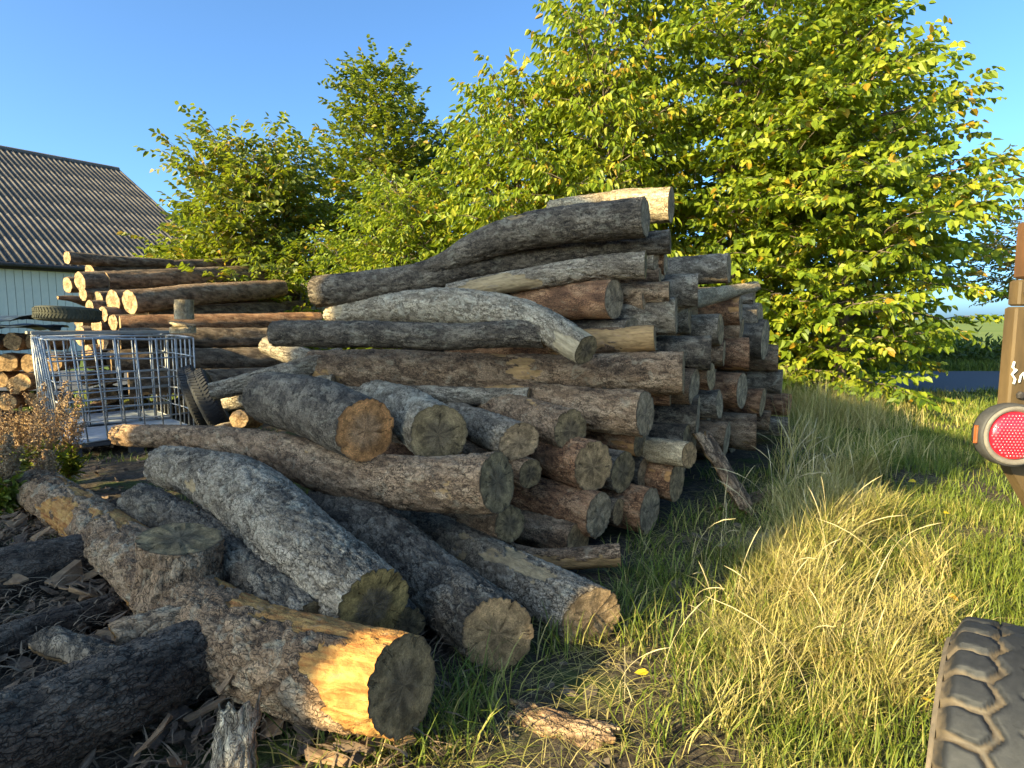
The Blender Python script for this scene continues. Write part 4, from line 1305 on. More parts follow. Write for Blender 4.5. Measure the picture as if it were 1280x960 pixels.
def make_tree(label, base, height, prof, kind, seed, nprim=34, rise=.35, K=10, leaf=(.10, .055), leafdown=.15, slen=.34, spacing=.13, stems=1, z0=.12,
              cen=(0, 0), tilt=.25, tintmu=.45, group='trees behind the log piles', trunk_r=.09, azbias=None, secl=.42, name='tree', lean=(0, 0)):
    """prof: (fraction of height, crown radius) list"""
    rng = np.random.default_rng(seed)
    root = empty(name, base, label, 'tree', group)
    tb = MB()
    anchors = []
    zf = [p[0] for p in prof]; rf = [p[1] for p in prof]
    for st in range(stems):
        off = np.array((0.0, 0.0)) if stems == 1 else rng.normal(0, .22, 2)
        spread = rng.normal(0, .35, 2) if stems > 1 else np.zeros(2)
        def tpt(f):
            return np.array((off[0] + spread[0] * f + lean[0] * f * height + .06 * math.sin(f * 7 + seed + st), off[1] + spread[1] * f + lean[1] * f * height + .06 * math.cos(f * 6 + seed), f * height))
        tb.tube([tpt(f) for f in np.linspace(0, .97, 9)], [trunk_r * (1.05 - f) + .008 for f in np.linspace(0, .97, 9)], 7)
        for i in range(nprim):
            f = z0 + (1 - z0) * ((i + rng.random()) / nprim) ** .9
            f = min(f, .985)
            R = np.interp(f, zf, rf) * rng.uniform(.68, 1.1)
            az = i * 2.399 + rng.normal(0, .3) + st * 1.1
            if azbias is not None and rng.random() < azbias[1]:
                az = azbias[0] + rng.normal(0, .8)
            el = rise + .5 * f ** 2 + rng.normal(0, .1)
            d0 = np.array((math.cos(az) * math.cos(el), math.sin(az) * math.cos(el), math.sin(el)))
            Lp = R / max(.35, math.cos(el))
            f0 = max(0.03, f - Lp * math.sin(el) * .8 / height)
            p0 = tpt(f0)
            m = 6
            pts = [p0 + d0 * Lp * (k / m) + np.array((0, 0, -1)) * (.10 * Lp * (k / m) ** 2) + rng.normal(0, .03, 3) * (k > 0) for k in range(m + 1)]
            tb.tube(pts, [max(.004, .028 * (1 - k / m * .85) * min(1.2, Lp / 1.5)) for k in range(m + 1)], 5, False)
            P = np.array(pts)
            ns = max(3, int(Lp / .20))
            for s in range(ns + 1):
                g = .22 + .78 * s / ns
                x = g * m; k = min(int(x), m - 1)
                q0 = P[k] + (P[k + 1] - P[k]) * (x - k)
                dm = unit(P[k + 1] - P[k])
                sd = unit(np.cross(dm, (0, 0, 1)))
                sg = 1 if s % 2 else -1
                if s == ns:
                    ds = dm
                else:
                    ds = unit(dm * .65 + sd * sg * .8 + np.array((0, 0, 1)) * rng.normal(.05, .22))
                Ls = (secl * Lp * (1.15 - g) + .22) * rng.uniform(.7, 1.2)
                e = q0 + ds * Ls
                tb.tube([q0, (q0 + e) / 2 + np.array((0, 0, .02)), e], [.008, .006, .003], 4, False)
                nsp = max(2, int(Ls / spacing))
                sd2 = unit(np.cross(ds, (0, 0, 1)))
                for j in range(nsp + 1):
                    h = j / nsp
                    pp = q0 + (e - q0) * h
                    if j == nsp:
                        dj = ds
                    else:
                        dj = unit(ds * .7 + sd2 * (1 if j % 2 else -1) * .75 + np.array((0, 0, 1)) * rng.normal(0, .25))
                    anchors.append((pp, dj))
    V, Q, TC = sprays(anchors, rng, K=K, slen=slen, leaf=leaf, leafdown=leafdown, tilt=tilt, tintmu=tintmu)
    LEAFT[0] += len(Q) * 2
    tb.build('trunk', TRUNK, root, True)
    me = mesh_np('crown', V, Q, smooth=False)
    add_attr(me, 'tint', TC, 'FLOAT_COLOR')
    link('crown', me, LEAF[kind], root)
    return root
def base_at(px, Y):
    p = at(px, 480, Y)
    return (p[0], p[1], 0.0)
# big hornbeams on the right
make_tree('big layered tree at the right whose low branches reach toward the road', base_at(1045, 10.2), 7.0, [(0, 1.0), (.06, 1.3), (.2, 1.6), (.4, 1.95), (.70, 1.95), (.80, 1.0), (.90, .4), (1, .15)], 'horn', 1, nprim=80, rise=.12, leaf=(.155, .09), spacing=.16, K=8, slen=.42, tilt=.55, leafdown=.45, trunk_r=.10, z0=.03, tintmu=.5)
make_tree('tall tree with a thin pale stem just right of the pile top', base_at(910, 11.0), 9.2, [(0, 1.0), (.1, 1.7), (.35, 2.0), (.7, 1.9), (1, .5)], 'horn', 2, nprim=70, rise=.25, leaf=(.15, .085), spacing=.17, K=8, slen=.42, leafdown=.5, tilt=.5, trunk_r=.08, z0=.03, tintmu=.5)
make_tree('yellow-green drooping-leaved tree directly behind the top logs', base_at(748, 10.6), 7.4, [(0, .7), (.2, 1.6), (.45, 1.55), (.75, 1.05), (1, .35)], 'cherry', 3, nprim=68, rise=.5, leaf=(.17, .068), leafdown=.9, spacing=.16, K=8, slen=.42, tilt=.5, trunk_r=.06, z0=.05, tintmu=.55)
make_tree('bushy yellow-green tree left of the drooping one, sprigs against the sky', base_at(645, 11.2), 5.6, [(0, .9), (.2, 1.6), (.5, 1.5), (.8, .95), (1, .35)], 'cherry', 4, nprim=66, rise=.5, leaf=(.16, .066), leafdown=.8, spacing=.16, K=8, slen=.42, tilt=.5, trunk_r=.05, z0=.05, tintmu=.55)
make_tree('leafy sapling behind the gap between the two piles', base_at(510, 11.8), 4.0, [(0, 1.0), (.3, 1.6), (.6, 1.5), (1, .5)], 'cherry', 5, nprim=64, rise=.45, leaf=(.12, .056), leafdown=.6, spacing=.15, K=9, slen=.38, trunk_r=.04, z0=.05, tintmu=.5)
make_tree('tall narrow darker tree in the middle distance, highest left of centre', base_at(478, 17.0), 8.2, [(0, 1.2), (.25, 2.1), (.5, 2.0), (.75, 1.45), (1, .45)], 'oak', 6, nprim=70, rise=.45, leaf=(.16, .10), leafdown=.2, spacing=.19, K=9, slen=.45, trunk_r=.12, z0=.08, tintmu=.45)
make_tree('spreading tree left of the tall narrow one, fans of twigs toward the barn', base_at(325, 13.5), 5.3, [(0, 1.2), (.25, 2.1), (.5, 2.0), (.8, 1.4), (1, .7)], 'oak', 7, nprim=70, rise=.45, leaf=(.15, .088), leafdown=.35, spacing=.17, K=8, slen=.44, tilt=.45, trunk_r=.07, z0=.05, tintmu=.6)
make_tree('low yellowing bush in front of the barn roof end', base_at(258, 13.0), 3.1, [(0, .8), (.3, 1.1), (.7, .9), (1, .4)], 'horn', 8, nprim=46, rise=.4, leaf=(.12, .068), leafdown=.2, spacing=.16, K=9, slen=.38, trunk_r=.035, z0=.06, tintmu=.72, name='bush')
make_tree('low bright bush right above the far pile', base_at(385, 12.8), 3.0, [(0, 1.0), (.3, 1.5), (.7, 1.25), (1, .5)], 'cherry', 9, nprim=54, rise=.4, leaf=(.11, .055), leafdown=.4, spacing=.15, K=9, slen=.36, trunk_r=.035, z0=.05, tintmu=.45, name='bush')
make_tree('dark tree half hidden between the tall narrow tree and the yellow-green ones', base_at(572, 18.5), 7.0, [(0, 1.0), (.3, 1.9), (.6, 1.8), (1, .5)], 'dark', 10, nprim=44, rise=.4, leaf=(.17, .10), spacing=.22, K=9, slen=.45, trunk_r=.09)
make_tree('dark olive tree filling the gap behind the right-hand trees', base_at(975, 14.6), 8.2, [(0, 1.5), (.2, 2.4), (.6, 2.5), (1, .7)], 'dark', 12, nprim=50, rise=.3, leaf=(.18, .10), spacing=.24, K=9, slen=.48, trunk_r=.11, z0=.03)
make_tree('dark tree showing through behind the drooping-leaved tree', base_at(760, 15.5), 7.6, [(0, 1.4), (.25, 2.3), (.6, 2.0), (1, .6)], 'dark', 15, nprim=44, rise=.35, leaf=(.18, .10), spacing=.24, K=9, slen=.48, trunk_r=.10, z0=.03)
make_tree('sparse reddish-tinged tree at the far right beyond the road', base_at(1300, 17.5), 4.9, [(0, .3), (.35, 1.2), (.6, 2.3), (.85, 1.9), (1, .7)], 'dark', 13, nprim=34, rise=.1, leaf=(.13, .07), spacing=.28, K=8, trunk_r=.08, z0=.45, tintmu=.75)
# unseen tree added outside the picture at left to shade the cages
make_tree('leafy tree added unseen outside the picture at the left to cast shade, next to the added shed', (-10.2, 2.2, 0), 6.2, [(0, .4), (.2, 1.5), (.5, 1.7), (.8, 1.1), (1, .3)], 'oak', 14, nprim=40, rise=.35, leaf=(.16, .09), spacing=.26, K=8, trunk_r=.11, z0=.10)
print('leaf triangles', LEAFT[0])

# low hedge and verge beyond the road
rng = np.random.default_rng(5)
def hedge(label, x0, x1, y, h, d, n, seed):
    rng = np.random.default_rng(seed)
    pos = np.stack([rng.uniform(x0, x1, n), y + rng.normal(0, d * .4, n), np.abs(rng.normal(0, 1, n)) ** .7 * h * .55], 1)
    pos[:, 2] *= .75 + .5 * fbm(np.stack([pos[:, 0] * .8, pos[:, 0] * 0, pos[:, 0] * 0], 1), 3, seed)
    dirs = unit(rng.normal(0, 1, (n, 3)) + np.array((0, 0, .3)))
    V, Q, TC = leaves_mesh(pos, dirs, unit(rng.normal(0, 1, (n, 3))), rng.uniform(.14, .30, n), rng.uniform(.06, .13, n), np.clip(rng.normal(.4, .2, n), 0, 1), rng)
    me = mesh_np('hedge', V, Q, smooth=False); add_attr(me, 'tint', TC, 'FLOAT_COLOR')
    o = link('hedge', me, LEAF['hedge'])
    tag(o, label, 'hedge')
hedge('low dark hedge along the far side of the road', 8, 40, 19.6, .95, 1.2, 11000, 6)

# ------------------------------------------------------------------ grasses
def grass_mat(name, g1, g2, s1, s2):
    m, t, b = newmat(name)
    a = N(t, 'ShaderNodeAttribute', attribute_name='tint')
    sp = N(t, 'ShaderNodeSeparateColor'); t.links.new(a.outputs['Color'], sp.inputs[0])
    c = ramp(t, sp.outputs[0], [(0.0, g1), (0.42, g2), (0.58, s1), (1.0, s2)])
    t.links.new(c, b.inputs['Base Color'])
    b.inputs['Roughness'].default_value = .55
    b.inputs['Specular IOR Level'].default_value = .3
    tl = N(t, 'ShaderNodeBsdfTranslucent'); t.links.new(c, tl.inputs['Color'])
    mx = N(t, 'ShaderNodeMixShader'); mx.inputs[0].default_value = .3
    t.links.new(b.outputs[0], mx.inputs[1]); t.links.new(tl.outputs[0], mx.inputs[2])
    t.links.new(mx.outputs[0], t.nodes['Material Output'].inputs['Surface'])
    return m
GRASS = grass_mat('grass_blades', (.055, .090, .012), (.16, .20, .030), (.32, .29, .075), (.56, .44, .19))
def blades(x, y, h, wd, bend, tint, rng, z=None, az=None):
    n = len(x)
    if z is None:
        z = ground_h(x, y) - .01
    if az is None:
        az = rng.uniform(0, 2 * np.pi, n)
    bd = np.stack([np.cos(az), np.sin(az), np.zeros(n)], 1)
    fa = az + np.pi / 2 + rng.normal(0, .5, n)
    sd = np.stack([np.cos(fa), np.sin(fa), np.zeros(n)], 1)
    ss = np.array([0, .35, .7, 1.0])
    ww = np.array([.8, 1.0, .65, 0])
    base = np.stack([x, y, z], 1)
    P = []
    for k, (s, q) in enumerate(zip(ss, ww)):
        hor = bend * (s ** 1.8)
        ver = s * np.sqrt(np.maximum(.05, 1 - (bend * s) ** 2 * .75))
        c = base + bd * (h * hor)[:, None] + np.array((0, 0, 1.0)) * (h * ver)[:, None]
        if k < 3:
            P.append(c - sd * (wd * q * .5)[:, None]); P.append(c + sd * (wd * q * .5)[:, None])
        else:
            P.append(c)
    P = np.stack(P, 1)
    b = np.arange(n)[:, None] * 7
    Q = np.concatenate([b + np.array([0, 1, 3, 2]), b + np.array([2, 3, 5, 4])], 0)
    T = b + np.array([4, 5, 6])
    tc = np.repeat(np.stack([tint, tint, tint, np.ones(n)], 1), 7, 0)
    return P.reshape(-1, 3), Q, T, tc
def grass_obj(name, label, parts):
    V, Q, T, C, o = [], [], [], [], 0
    for (v, q, t_, c) in parts:
        V.append(v); Q.append(q + o); T.append(t_ + o); C.append(c); o += len(v)
    me = mesh_np(name, np.vstack(V), np.vstack(Q), np.vstack(T), smooth=True)
    add_attr(me, 'tint', np.vstack(C), 'FLOAT_COLOR')
    ob = link(name, me, GRASS)
    stuff(ob, label, 'grass')
    print(name, 'tris', sum(len(q) for q in Q) * 2 + sum(len(t_) for t_ in T))
    return ob
EDGE = np.array([(-.40, 1.0), (-.12, 1.7), (.42, 2.15), (.82, 2.6), (1.12, 3.1), (1.25, 3.7), (1.9, 4.6), (2.6, 5.5), (3.3, 6.6), (3.7, 8.0), (4.0, 11.5)])
def right_of_edge(x, y):
    return x - np.interp(y, EDGE[:, 1], EDGE[:, 0])
rng = np.random.default_rng(21)
def scatter(n, x0, x1, y0, y1, keep):
    x = rng.uniform(x0, x1, n); y = rng.uniform(y0, y1, n)
    k = rng.random(n) < keep(x, y)
    return x[k], y[k]
def patch(x, y, sc, seed):
    return fbm(np.stack([x * sc, y * sc, np.zeros_like(x)], 1), 3, seed)
in_view = lambda x, y: (np.abs(x) < y * .9 + .6)
def bare(x, y):      # trodden earth strip with bark bits at the foot of the pile
    d1 = np.hypot((x - .22) / .56, (y - 1.92) / .66)
    d2 = np.hypot((x - 1.45) / .45, (y - 4.05) / .6)
    return np.minimum(d1, d2)
# short lawn
parts = []
for (y0, y1, dens, hh, ww) in ((.9, 2.6, 4600, .075, .0042), (2.6, 4.6, 3200, .085, .005), (4.6, 7.5, 1700, .09, .0075), (7.5, 12, 600, .11, .013)):
    xa, xb = -.6, y1 * .95 + .6
    n = int(dens * (xb - xa) * (y1 - y0))
    x, y = scatter(n, xa, xb, y0, y1, lambda x, y: in_view(x, y) * sstep(-.05, .12, right_of_edge(x, y)) * sstep(.75, 1.25, bare(x, y)) * (.14 + .86 * sstep(.36, .52, patch(x, y, 2.3, 3))))
    m = len(x)
    pt = patch(x, y, 1.6, 8)
    straw = sstep(.42, .62, patch(x, y, 1.9, 15))
    tint = np.clip(.30 + .25 * (pt - .5) + .34 * straw * rng.random(m) + rng.normal(0, .12, m), 0, 1)
    parts.append(blades(x, y, hh * rng.uniform(.5, 1.7, m) * (.7 + .7 * pt), ww * rng.uniform(.7, 1.3, m), rng.uniform(.15, .85, m), tint, rng))
grass_obj('lawn_grass', 'short green grass covering the ground right of the pile', parts)
# long straw-coloured tussock grass in the sun
parts = []
cx = rng.uniform(.3, 3.6, 1300); cy = rng.uniform(1.3, 5.4, 1300)
rr_ = right_of_edge(cx, cy)
keep = (rr_ > .12) & (rr_ < 1.25 - .16 * np.abs(cy - 3.2)) & (rng.random(1300) < sstep(.28, .55, patch(cx, cy, 1.3, 31)) * .8) & in_view(cx, cy) & (bare(cx, cy) > .9)
cx, cy = cx[keep], cy[keep]
nb = 80
x = np.repeat(cx, nb) + rng.normal(0, .05, len(cx) * nb); y = np.repeat(cy, nb) + rng.normal(0, .05, len(cx) * nb)
m = len(x)
dist = np.hypot(x, y)
parts.append(blades(x, y, np.interp(y, [1.3, 2.2, 3.4], [.35, .62, 1.0]) * np.interp(right_of_edge(x, y), [0, .5], [.5, 1]) * rng.uniform(.16, .40, m) * np.repeat(rng.uniform(.6, 1.15, len(cx)), nb), .0022 * (1 + dist * .35) * rng.uniform(.7, 1.3, m), rng.uniform(.35, 1.05, m), np.clip(np.repeat(rng.normal(.74, .12, len(cx)), nb) + rng.normal(0, .14, m), 0, 1), rng))
grass_obj('tussock_grass', 'long yellow tussock grass in the sun at the right', parts)
# tall stand of dry grass beyond the pile
parts = []
x, y = scatter(34000, 2.2, 6.6, 5.2, 9.6, lambda x, y: sstep(.0, .4, right_of_edge(x, y) + .3) * (1 - sstep(.58, .72, x / y)) * (.08 + .92 * sstep(.38, .58, patch(x, y, 1.2, 44))))
m = len(x)
hp = np.interp(patch(x, y, 1.7, 47), [.3, .7], [.45, 1.15]) * np.interp(x / y, [.45, .70], [1.0, .45])
parts.append(blades(x, y, hp * rng.uniform(.22, .85, m), rng.uniform(.004, .008, m), rng.uniform(.05, .95, m), np.clip(rng.normal(.74, .2, m), 0, 1), rng))
grass_obj('tall_dry_grass', 'tall brown dry grass beside the right end of the pile', parts)
# green tufts at the foot of the pile and under the front log
parts = []
tc_ = [(540, 905), (575, 900), (520, 935), (600, 880), (560, 945), (700, 820), (790, 740), (800, 720), (830, 760), (770, 770), (815, 690), (850, 730), (880, 700), (860, 660), (900, 650), (930, 620), (740, 800), (950, 660), (900, 600), (960, 600), (990, 580), (440, 945), (410, 955), (480, 950), (800, 800), (840, 820), (870, 880), (820, 930), (900, 760)]
for (px, py) in tc_:
    g = gnd(px, py)
    nb = 80
    x = g[0] + rng.normal(0, .06 + .01 * g[1], nb); y = g[1] + rng.normal(0, .06 + .01 * g[1], nb)
    parts.append(blades(x, y, rng.uniform(.06, .24, nb), rng.uniform(.003, .006, nb) * (1 + g[1] * .12), rng.uniform(.3, 1.0, nb), np.clip(rng.normal(.28, .15, nb) + (rng.random(nb) < .25) * .4, 0, 1), rng))
x, y = scatter(17000, -.5, 3.8, 1.0, 5.4, lambda x, y: in_view(x, y) * np.where(np.abs(right_of_edge(x, y)) < .55, .8, .5 * (right_of_edge(x, y) > 0)))
m = len(x)
v_, q_, t_, c_ = blades(x, y, rng.uniform(.08, .3, m), rng.uniform(.0022, .004, m), rng.uniform(.85, 1.1, m), np.clip(rng.normal(.75, .15, m), 0, 1), rng, z=np.zeros(m))
v_[:, 2] = v_[:, 2] * .22 + ground_h(v_[:, 0], v_[:, 1]) + .006
parts.append((v_, q_, t_, c_))
grass_obj('grass_tufts', 'green grass tufts growing round the front logs', parts)
# thin grass over the yard at the left and far
parts = []
x, y = scatter(9000, -6, -1.2, 3.2, 8, lambda x, y: in_view(x, y) * sstep(.5, .62, patch(x, y, 1.5, 71)))
m = len(x)
parts.append(blades(x, y, rng.uniform(.03, .12, m), rng.uniform(.005, .009, m), rng.uniform(.2, .9, m), np.clip(rng.normal(.3, .15, m), 0, 1), rng))
x, y = scatter(16000, -8, 16, 9.5, 11.6, lambda x, y: in_view(x, y) * 1.0)
m = len(x)
parts.append(blades(x, y, rng.uniform(.08, .3, m) * np.interp(x / y, [.45, .6], [1, .3]), rng.uniform(.010, .02, m), rng.uniform(.2, .9, m), np.clip(rng.normal(.35, .2, m), 0, 1), rng))
x, y = scatter(9000, 6, 20, 17.2, 19.4, lambda x, y: in_view(x, y) * 1.0)
m = len(x)
parts.append(blades(x, y, rng.uniform(.1, .4, m), rng.uniform(.015, .03, m), rng.uniform(.2, .9, m), np.clip(rng.normal(.25, .15, m), 0, 1), rng))
grass_obj('yard_grass', 'thin grass in the yard and along the road verge', parts)
# single pale seed stalks arching over the foot of the pile
sv = MB()
def stalk(px, py, h, az, bend, r=.0016):
    g = gnd(px, py)
    pts, rad = [], []
    for k in range(9):
        s = k / 8
        hor = bend * s ** 2.2 * h
        pts.append((g[0] + math.cos(az) * hor, g[1] + math.sin(az) * hor, h * s * math.sqrt(max(.05, 1 - (bend * s) ** 2 * .6))))
        rad.append(r * (1 - .45 * s) if k < 6 else r * (1.9 if k == 7 else 1.5 if k == 6 else .4))
    sv.tube(pts, rad, 5)
for _ in range(80):
    y_ = random.uniform(2.0, 6.0)
    x_ = np.interp(y_, EDGE[:, 1], EDGE[:, 0]) + random.uniform(-.25, .9)
    u_ = x_ / y_
    v_ = -(CAMZ / y_)
    # straight back from world position
    px_, py_ = 640 + F * u_, 480 - F * ((v_ + SP / CP) / (1 - v_ * SP / CP))
    stalk(px_, py_, random.uniform(.22, .6), random.uniform(0, 6.28), random.uniform(.1, .95), .0008 + .00022 * y_)
me = sv.mesh('seed_stalks', True)
STALK = simple_mat('dry_seed_stalk', (.50, .42, .24), (.36, .29, .15), 20, .7)
stuff(link('seed_stalks', me, STALK), 'pale arching seed stalks along the foot of the pile', 'grass stalks')

# ------------------------------------------------------------------ dry weeds at the left edge
WEEDB = simple_mat('dry_weed', (.42, .28, .15), (.26, .16, .085), 14, .85)
def weed(label, px, py, Y, top, seed):
    rng = np.random.default_rng(seed)
    b = at(px, py, Y); b[2] = gz(b[0], b[1])
    root = empty('dry_weed', b, label, 'weed', 'dry weeds by the cage')
    mb = MB(); pos, dirs = [], []; gp, gd = [], []
    for s in range(8):
        az = rng.uniform(0, 6.28); ln = rng.uniform(.1, .3)
        H = top * rng.uniform(.65, 1)
        P = [np.array((math.cos(az) * ln * f ** 1.5 * H, math.sin(az) * ln * f ** 1.5 * H, H * f)) for f in np.linspace(0, 1, 7)]
        mb.tube(P, [.006 * (1.15 - f) for f in np.linspace(0, 1, 7)], 5)
        for k in range(46):
            f = .12 + .88 * k / 46
            x = f * 6; i = min(int(x), 5); q = P[i] + (P[i + 1] - P[i]) * (x - i)
            a2 = rng.uniform(0, 6.28)
            d = unit(np.array((math.cos(a2), math.sin(a2), rng.uniform(.5, 1.2))))
            L_ = rng.uniform(.05, .20) * (1.15 - f)
            if f > .42:
                mb.tube([q, q + d * L_], [.0022, .001], 3, False)
                for j in range(9):
                    pos.append(q + d * L_ * rng.random() + rng.normal(0, .007, 3)); dirs.append(rng.normal(0, 1, 3))
            else:
                for j in range(4):
                    gp.append(q + d * L_ * rng.random()); gd.append(d + rng.normal(0, .5, 3))
    mb.build('stem', WEEDB, root)
    n = len(pos); pos = np.array(pos); dirs = unit(np.array(dirs))
    V, Q, TC = leaves_mesh(pos, dirs, unit(rng.normal(0, 1, (n, 3))), rng.uniform(.010, .022, n), rng.uniform(.007, .013, n), np.full(n, .5), rng)
    me = mesh_np('seed_heads', V, Q, smooth=False); o = link('seed_heads', me, WEEDB, root)
    n = len(gp); pos = np.array(gp); dirs = unit(np.array(gd))
    V, Q, TC = leaves_mesh(pos, dirs, unit(rng.normal(0, .6, (n, 3)) + np.array((0, 0, 1))), rng.uniform(.05, .10, n), rng.uniform(.02, .035, n), np.clip(rng.normal(.5, .2, n), 0, 1), rng)
    me = mesh_np('leaves', V, Q, smooth=False); add_attr(me, 'tint', TC, 'FLOAT_COLOR'); link('leaves', me, LEAF['oak'], root)
weed('tallest brown dry weed at the left edge', 12, 640, 4.4, 1.1, 1)
weed('brown weed in front of the cage corner, right of the tallest', 52, 625, 4.5, .95, 2)
weed('thin weed standing against the cage bars, furthest right', 84, 615, 4.8, .84, 3)
weed('low bushy weed at the left edge behind the forked log tip', 8, 665, 4.0, .62, 4)
weed('small weed between the tallest one and the cage', 34, 610, 4.9, .88, 5)
weed('short green-footed weed right above the forked log tip', 66, 640, 4.25, .5, 6)

# ------------------------------------------------------------------ bark litter
BK = simple_mat('bark_flakes', (.20, .135, .088), (.065, .046, .033), 14, .9, 0, .5, .004)
BKL = simple_mat('bark_flakes_inner', (.34, .21, .11), (.16, .09, .05), 14, .9, 0, .4, .004)
def flakes(name, label, pts, smin, smax, mat, seed, zspread=.10):
    rng = np.random.default_rng(seed)
    n = len(pts)
    V, Q = [], []
    g = np.array([(-.5, -.5), (0, -.62), (.5, -.45), (.58, 0), (.5, .5), (0, .58), (-.5, .45), (-.6, 0), (0, 0)])
    for i, (x, y) in enumerate(pts):
        L_ = rng.uniform(smin, smax); w_ = L_ * rng.uniform(.25, .6)
        gg = g + rng.normal(0, .1, g.shape)
        P = np.stack([gg[:, 0] * L_, gg[:, 1] * w_, -(gg[:, 1] ** 2) * w_ * rng.uniform(-.2, .9) + rng.normal(0, .004, 9)], 1)
        M = Matrix.Rotation(rng.uniform(0, 6.28), 3, 'Z') @ Matrix.Rotation(rng.normal(0, .35), 3, 'X') @ Matrix.Rotation(rng.normal(0, .3), 3, 'Y')
        P = P @ np.array(M).T + np.array((x, y, gz_arr[i] + abs(rng.normal(0, zspread))))
        b = len(V) * 18
        th = np.array((0, 0, .008))
        V.append(np.vstack([P, P - th]))
        for k in range(8):
            j = (k + 1) % 8
            Q.append((b + k, b + j, b + 8)); Q.append((b + 9 + j, b + 9 + k, b + 17))
            Q.append((b + k, b + 9 + k, b + 9 + j)); Q.append((b + k, b + 9 + j, b + j))
    me = mesh_np(name, np.vstack(V), None, np.array(Q), smooth=False)
    return stuff(link(name, me, mat), label, 'bark litter')
def gpts(n, region, seed):
    rng = np.random.default_rng(seed)
    out = []
    while len(out) < n:
        px, py = rng.uniform(region[0], region[2]), rng.uniform(region[1], region[3])
        g = gnd(px, py)
        out.append((g[0], g[1]))
    a = np.array(out)
    return a, ground_h(a[:, 0], a[:, 1])
pts = np.stack([RNG.uniform(-3.6, -.35, 2500), RNG.uniform(1.2, 4.2, 2500)], 1)
pts = pts[(pts[:, 0] < -.25 - .35 * np.maximum(0, pts[:, 1] - 2.2))]
gz_arr = ground_h(pts[:, 0], pts[:, 1])
flakes('bark_litter', 'heap of dark bark pieces on the ground at the lower left', pts, .02, .11, BK, 3, .05)
pts = pts[::6] + .05
gz_arr = ground_h(pts[:, 0], pts[:, 1])
flakes('bark_litter', 'reddish inner-bark pieces scattered in the lower-left litter', pts, .03, .16, BKL, 4, .08)
pts = np.stack([RNG.uniform(0, 2.2, 420), RNG.uniform(1.5, 5.2, 420)], 1)
pts = pts[np.abs(right_of_edge(pts[:, 0], pts[:, 1])) < .38]
gz_arr = ground_h(pts[:, 0], pts[:, 1])
flakes('bark_litter', 'grey bark scraps in the trodden strip at the foot of the pile', pts, .025, .09, simple_mat('grey_bark_scraps', (.15, .115, .08), (.06, .046, .034), 14, .9, 0, .5, .004), 5, .012)
pts = np.stack([RNG.uniform(-6, -1.5, 600), RNG.uniform(4.2, 8, 600)], 1)
gz_arr = ground_h(pts[:, 0], pts[:, 1])
flakes('bark_litter', 'small chips strewn on the yard between cage and pile', pts, .03, .09, BK, 6, .01)
x, y = scatter(9000, -3.4, -.2, 1.2, 4.2, lambda x, y: in_view(x, y) * 1.0)
m = len(x)
v_, q_, t_, c_ = blades(x, y, rng.uniform(.03, .16, m), rng.uniform(.003, .010, m), rng.uniform(.8, 1.1, m), np.zeros(m), rng, z=np.zeros(m))
v_[:, 2] = v_[:, 2] * .3 + ground_h(v_[:, 0], v_[:, 1]) + np.repeat(np.abs(rng.normal(0, .06, m)), 7) + .01
me = mesh_np('bark_fibres', v_, q_, t_)
stuff(link('bark_fibres', me, simple_mat('bark_fibre', (.24, .165, .10), (.10, .07, .045), 20, .9)), 'shredded bark fibres and twigs on the lower-left litter', 'bark litter')
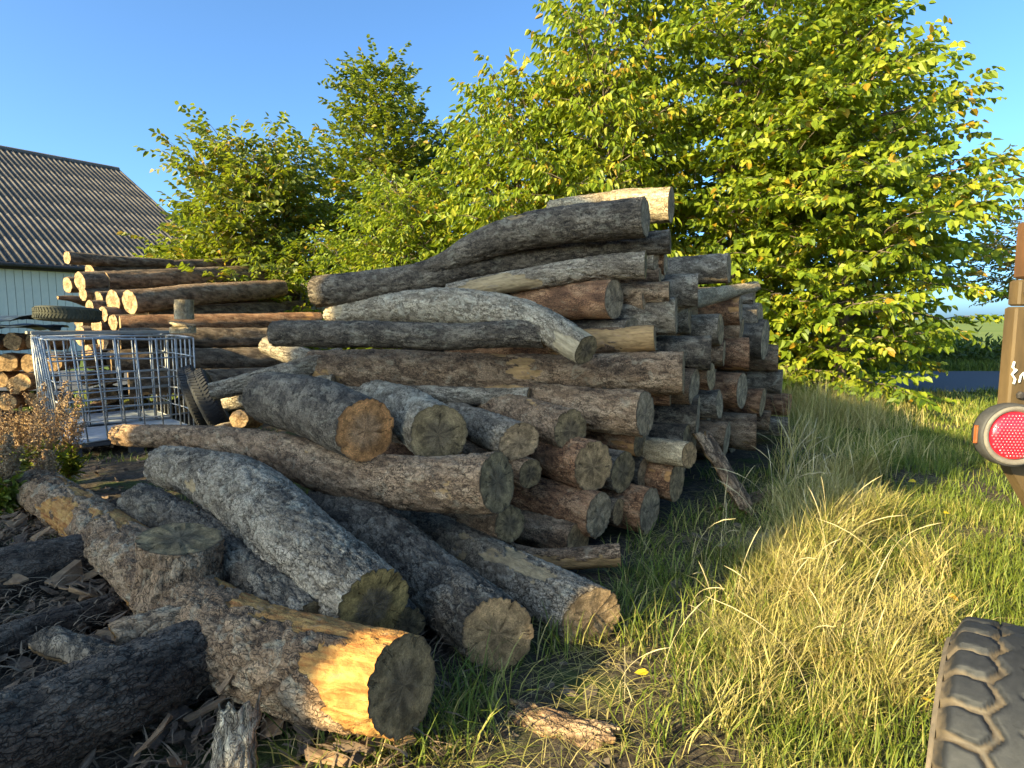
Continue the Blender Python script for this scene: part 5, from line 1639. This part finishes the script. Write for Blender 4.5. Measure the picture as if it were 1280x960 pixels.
# larger single bark slabs
def slab(label, P0, P1, wd, bark='grey', seed=1, curve=.35, name='bark_slab'):
    rng = np.random.default_rng(seed)
    P0, P1 = np.array(P0), np.array(P1)
    T = unit(P1 - P0); L_ = np.linalg.norm(P1 - P0)
    up = np.array((0, 0, 1.0)) if abs(T[2]) < .8 else np.array((.25, -1.0, 0))
    S = unit(np.cross(T, up)); Nn = np.cross(S, T)
    n, m = max(8, int(L_ / .012)), 30
    s = np.linspace(0, 1, n); a = np.linspace(-1, 1, m)
    Sg, Ag = np.meshgrid(s, a, indexing='ij')
    s_, a_ = Sg.ravel(), Ag.ravel()
    lc = np.stack([a_ * wd * .5, a_ * 0, s_ * L_], 1) + seed * 2.3
    edge = 1 - .5 * fbm(np.stack([s_ * 5, np.sign(a_) * 3, s_ * 0 + seed], 1), 3, seed) * np.abs(a_)
    f1, f2, cid = worley(lc / np.array((.04, .04, .09)), seed)
    h = .008 * (sstep(.02, .3, f2 - f1) + cid * .8)
    endj = (fbm(np.stack([a_ * 3, s_ * 0 + seed, np.round(s_) * 7], 1), 3, seed) - .5) * .12 * np.abs(s_ * 2 - 1) ** 6
    V = P0 + T * ((s_ * L_ + endj)[:, None]) + S * (a_ * wd * .5 * edge)[:, None] + Nn * (h + curve * wd * .5 * (1 - a_ ** 2))[:, None]
    i = np.arange(n * m).reshape(n, m)
    q = np.stack([i[:-1, :-1].ravel(), i[1:, :-1].ravel(), i[1:, 1:].ravel(), i[:-1, 1:].ravel()], 1)
    V2 = V - Nn * .022
    W_ = np.vstack([V, V2])
    k = n * m
    rim = []
    for idx in (i[:, 0], i[:, -1][::-1], i[0][::-1], i[-1]):
        rim.append(np.stack([idx[:-1], idx[1:], idx[1:] + k, idx[:-1] + k], 1))
    me = mesh_np(name, W_, np.vstack([q[:, ::-1], q + k] + rim))
    bk = np.stack([np.zeros(k), cid, sstep(.02, .3, f2 - f1), cid * 0 + .5], 1)
    add_attr(me, 'lc', np.vstack([lc, lc]), 'FLOAT_VECTOR')
    add_attr(me, 'bk', np.vstack([bk, np.column_stack([np.ones(k), bk[:, 1:]])]), 'FLOAT_COLOR')
    tag(link(name, me, BARK[bark]), label, 'bark')
slab('upright grey bark slab standing under the front log', at(288, 985, 1.62), at(300, 872, 1.72), .17, 'pale', 2, .3)
slab('bark slab leaning on the right foot of the pile', at(935, 640, 4.3), at(880, 545, 4.62), .22, 'brown', 3)
slab('flat bark slab lying in the trodden strip near the grass', gnd(905, 690, .02), gnd(1000, 665, .03), .2, 'grey', 4)
slab('bark slab on the earth below the patch-lit log', gnd(640, 890, .03), gnd(760, 925, .03), .16, 'brown', 5)
slab('second flat bark slab higher in the trodden strip', gnd(900, 640, .02), gnd(965, 615, .03), .18, 'brown', 6)
slab('curled bark slab on the litter at the left', at(150, 800, 2.2), at(270, 770, 2.35), .18, 'orange', 7, .8)
slab('curled dark bark slab below the forked log', at(60, 800, 2.2), at(150, 835, 1.95), .14, 'dark', 8, .7)
# fallen leaves, yellow
YL = leaf_mat('fallen_leaf', (.45, .33, .02), (.50, .36, .03), (.55, .30, .04), .2)
n = 34
x = RNG.uniform(.2, 4.5, n); y = RNG.uniform(1.6, 7, n); k = right_of_edge(x, y) > -.4
x, y = x[k], y[k]; n = len(x)
V, Q, TC = leaves_mesh(np.stack([x, y, ground_h(x, y) + RNG.uniform(.02, .12, n)], 1), unit(RNG.normal(0, 1, (n, 3)) * np.array((1, 1, .2))), unit(np.array((0, 0, 1)) + RNG.normal(0, .3, (n, 3))), RNG.uniform(.04, .07, n), RNG.uniform(.025, .045, n), RNG.uniform(0, 1, n), RNG)
me = mesh_np('fallen_leaves', V, Q, smooth=False); add_attr(me, 'tint', TC, 'FLOAT_COLOR')
stuff(link('fallen_leaves', me, YL), 'yellow fallen leaves scattered over the grass', 'leaves')
print('done')
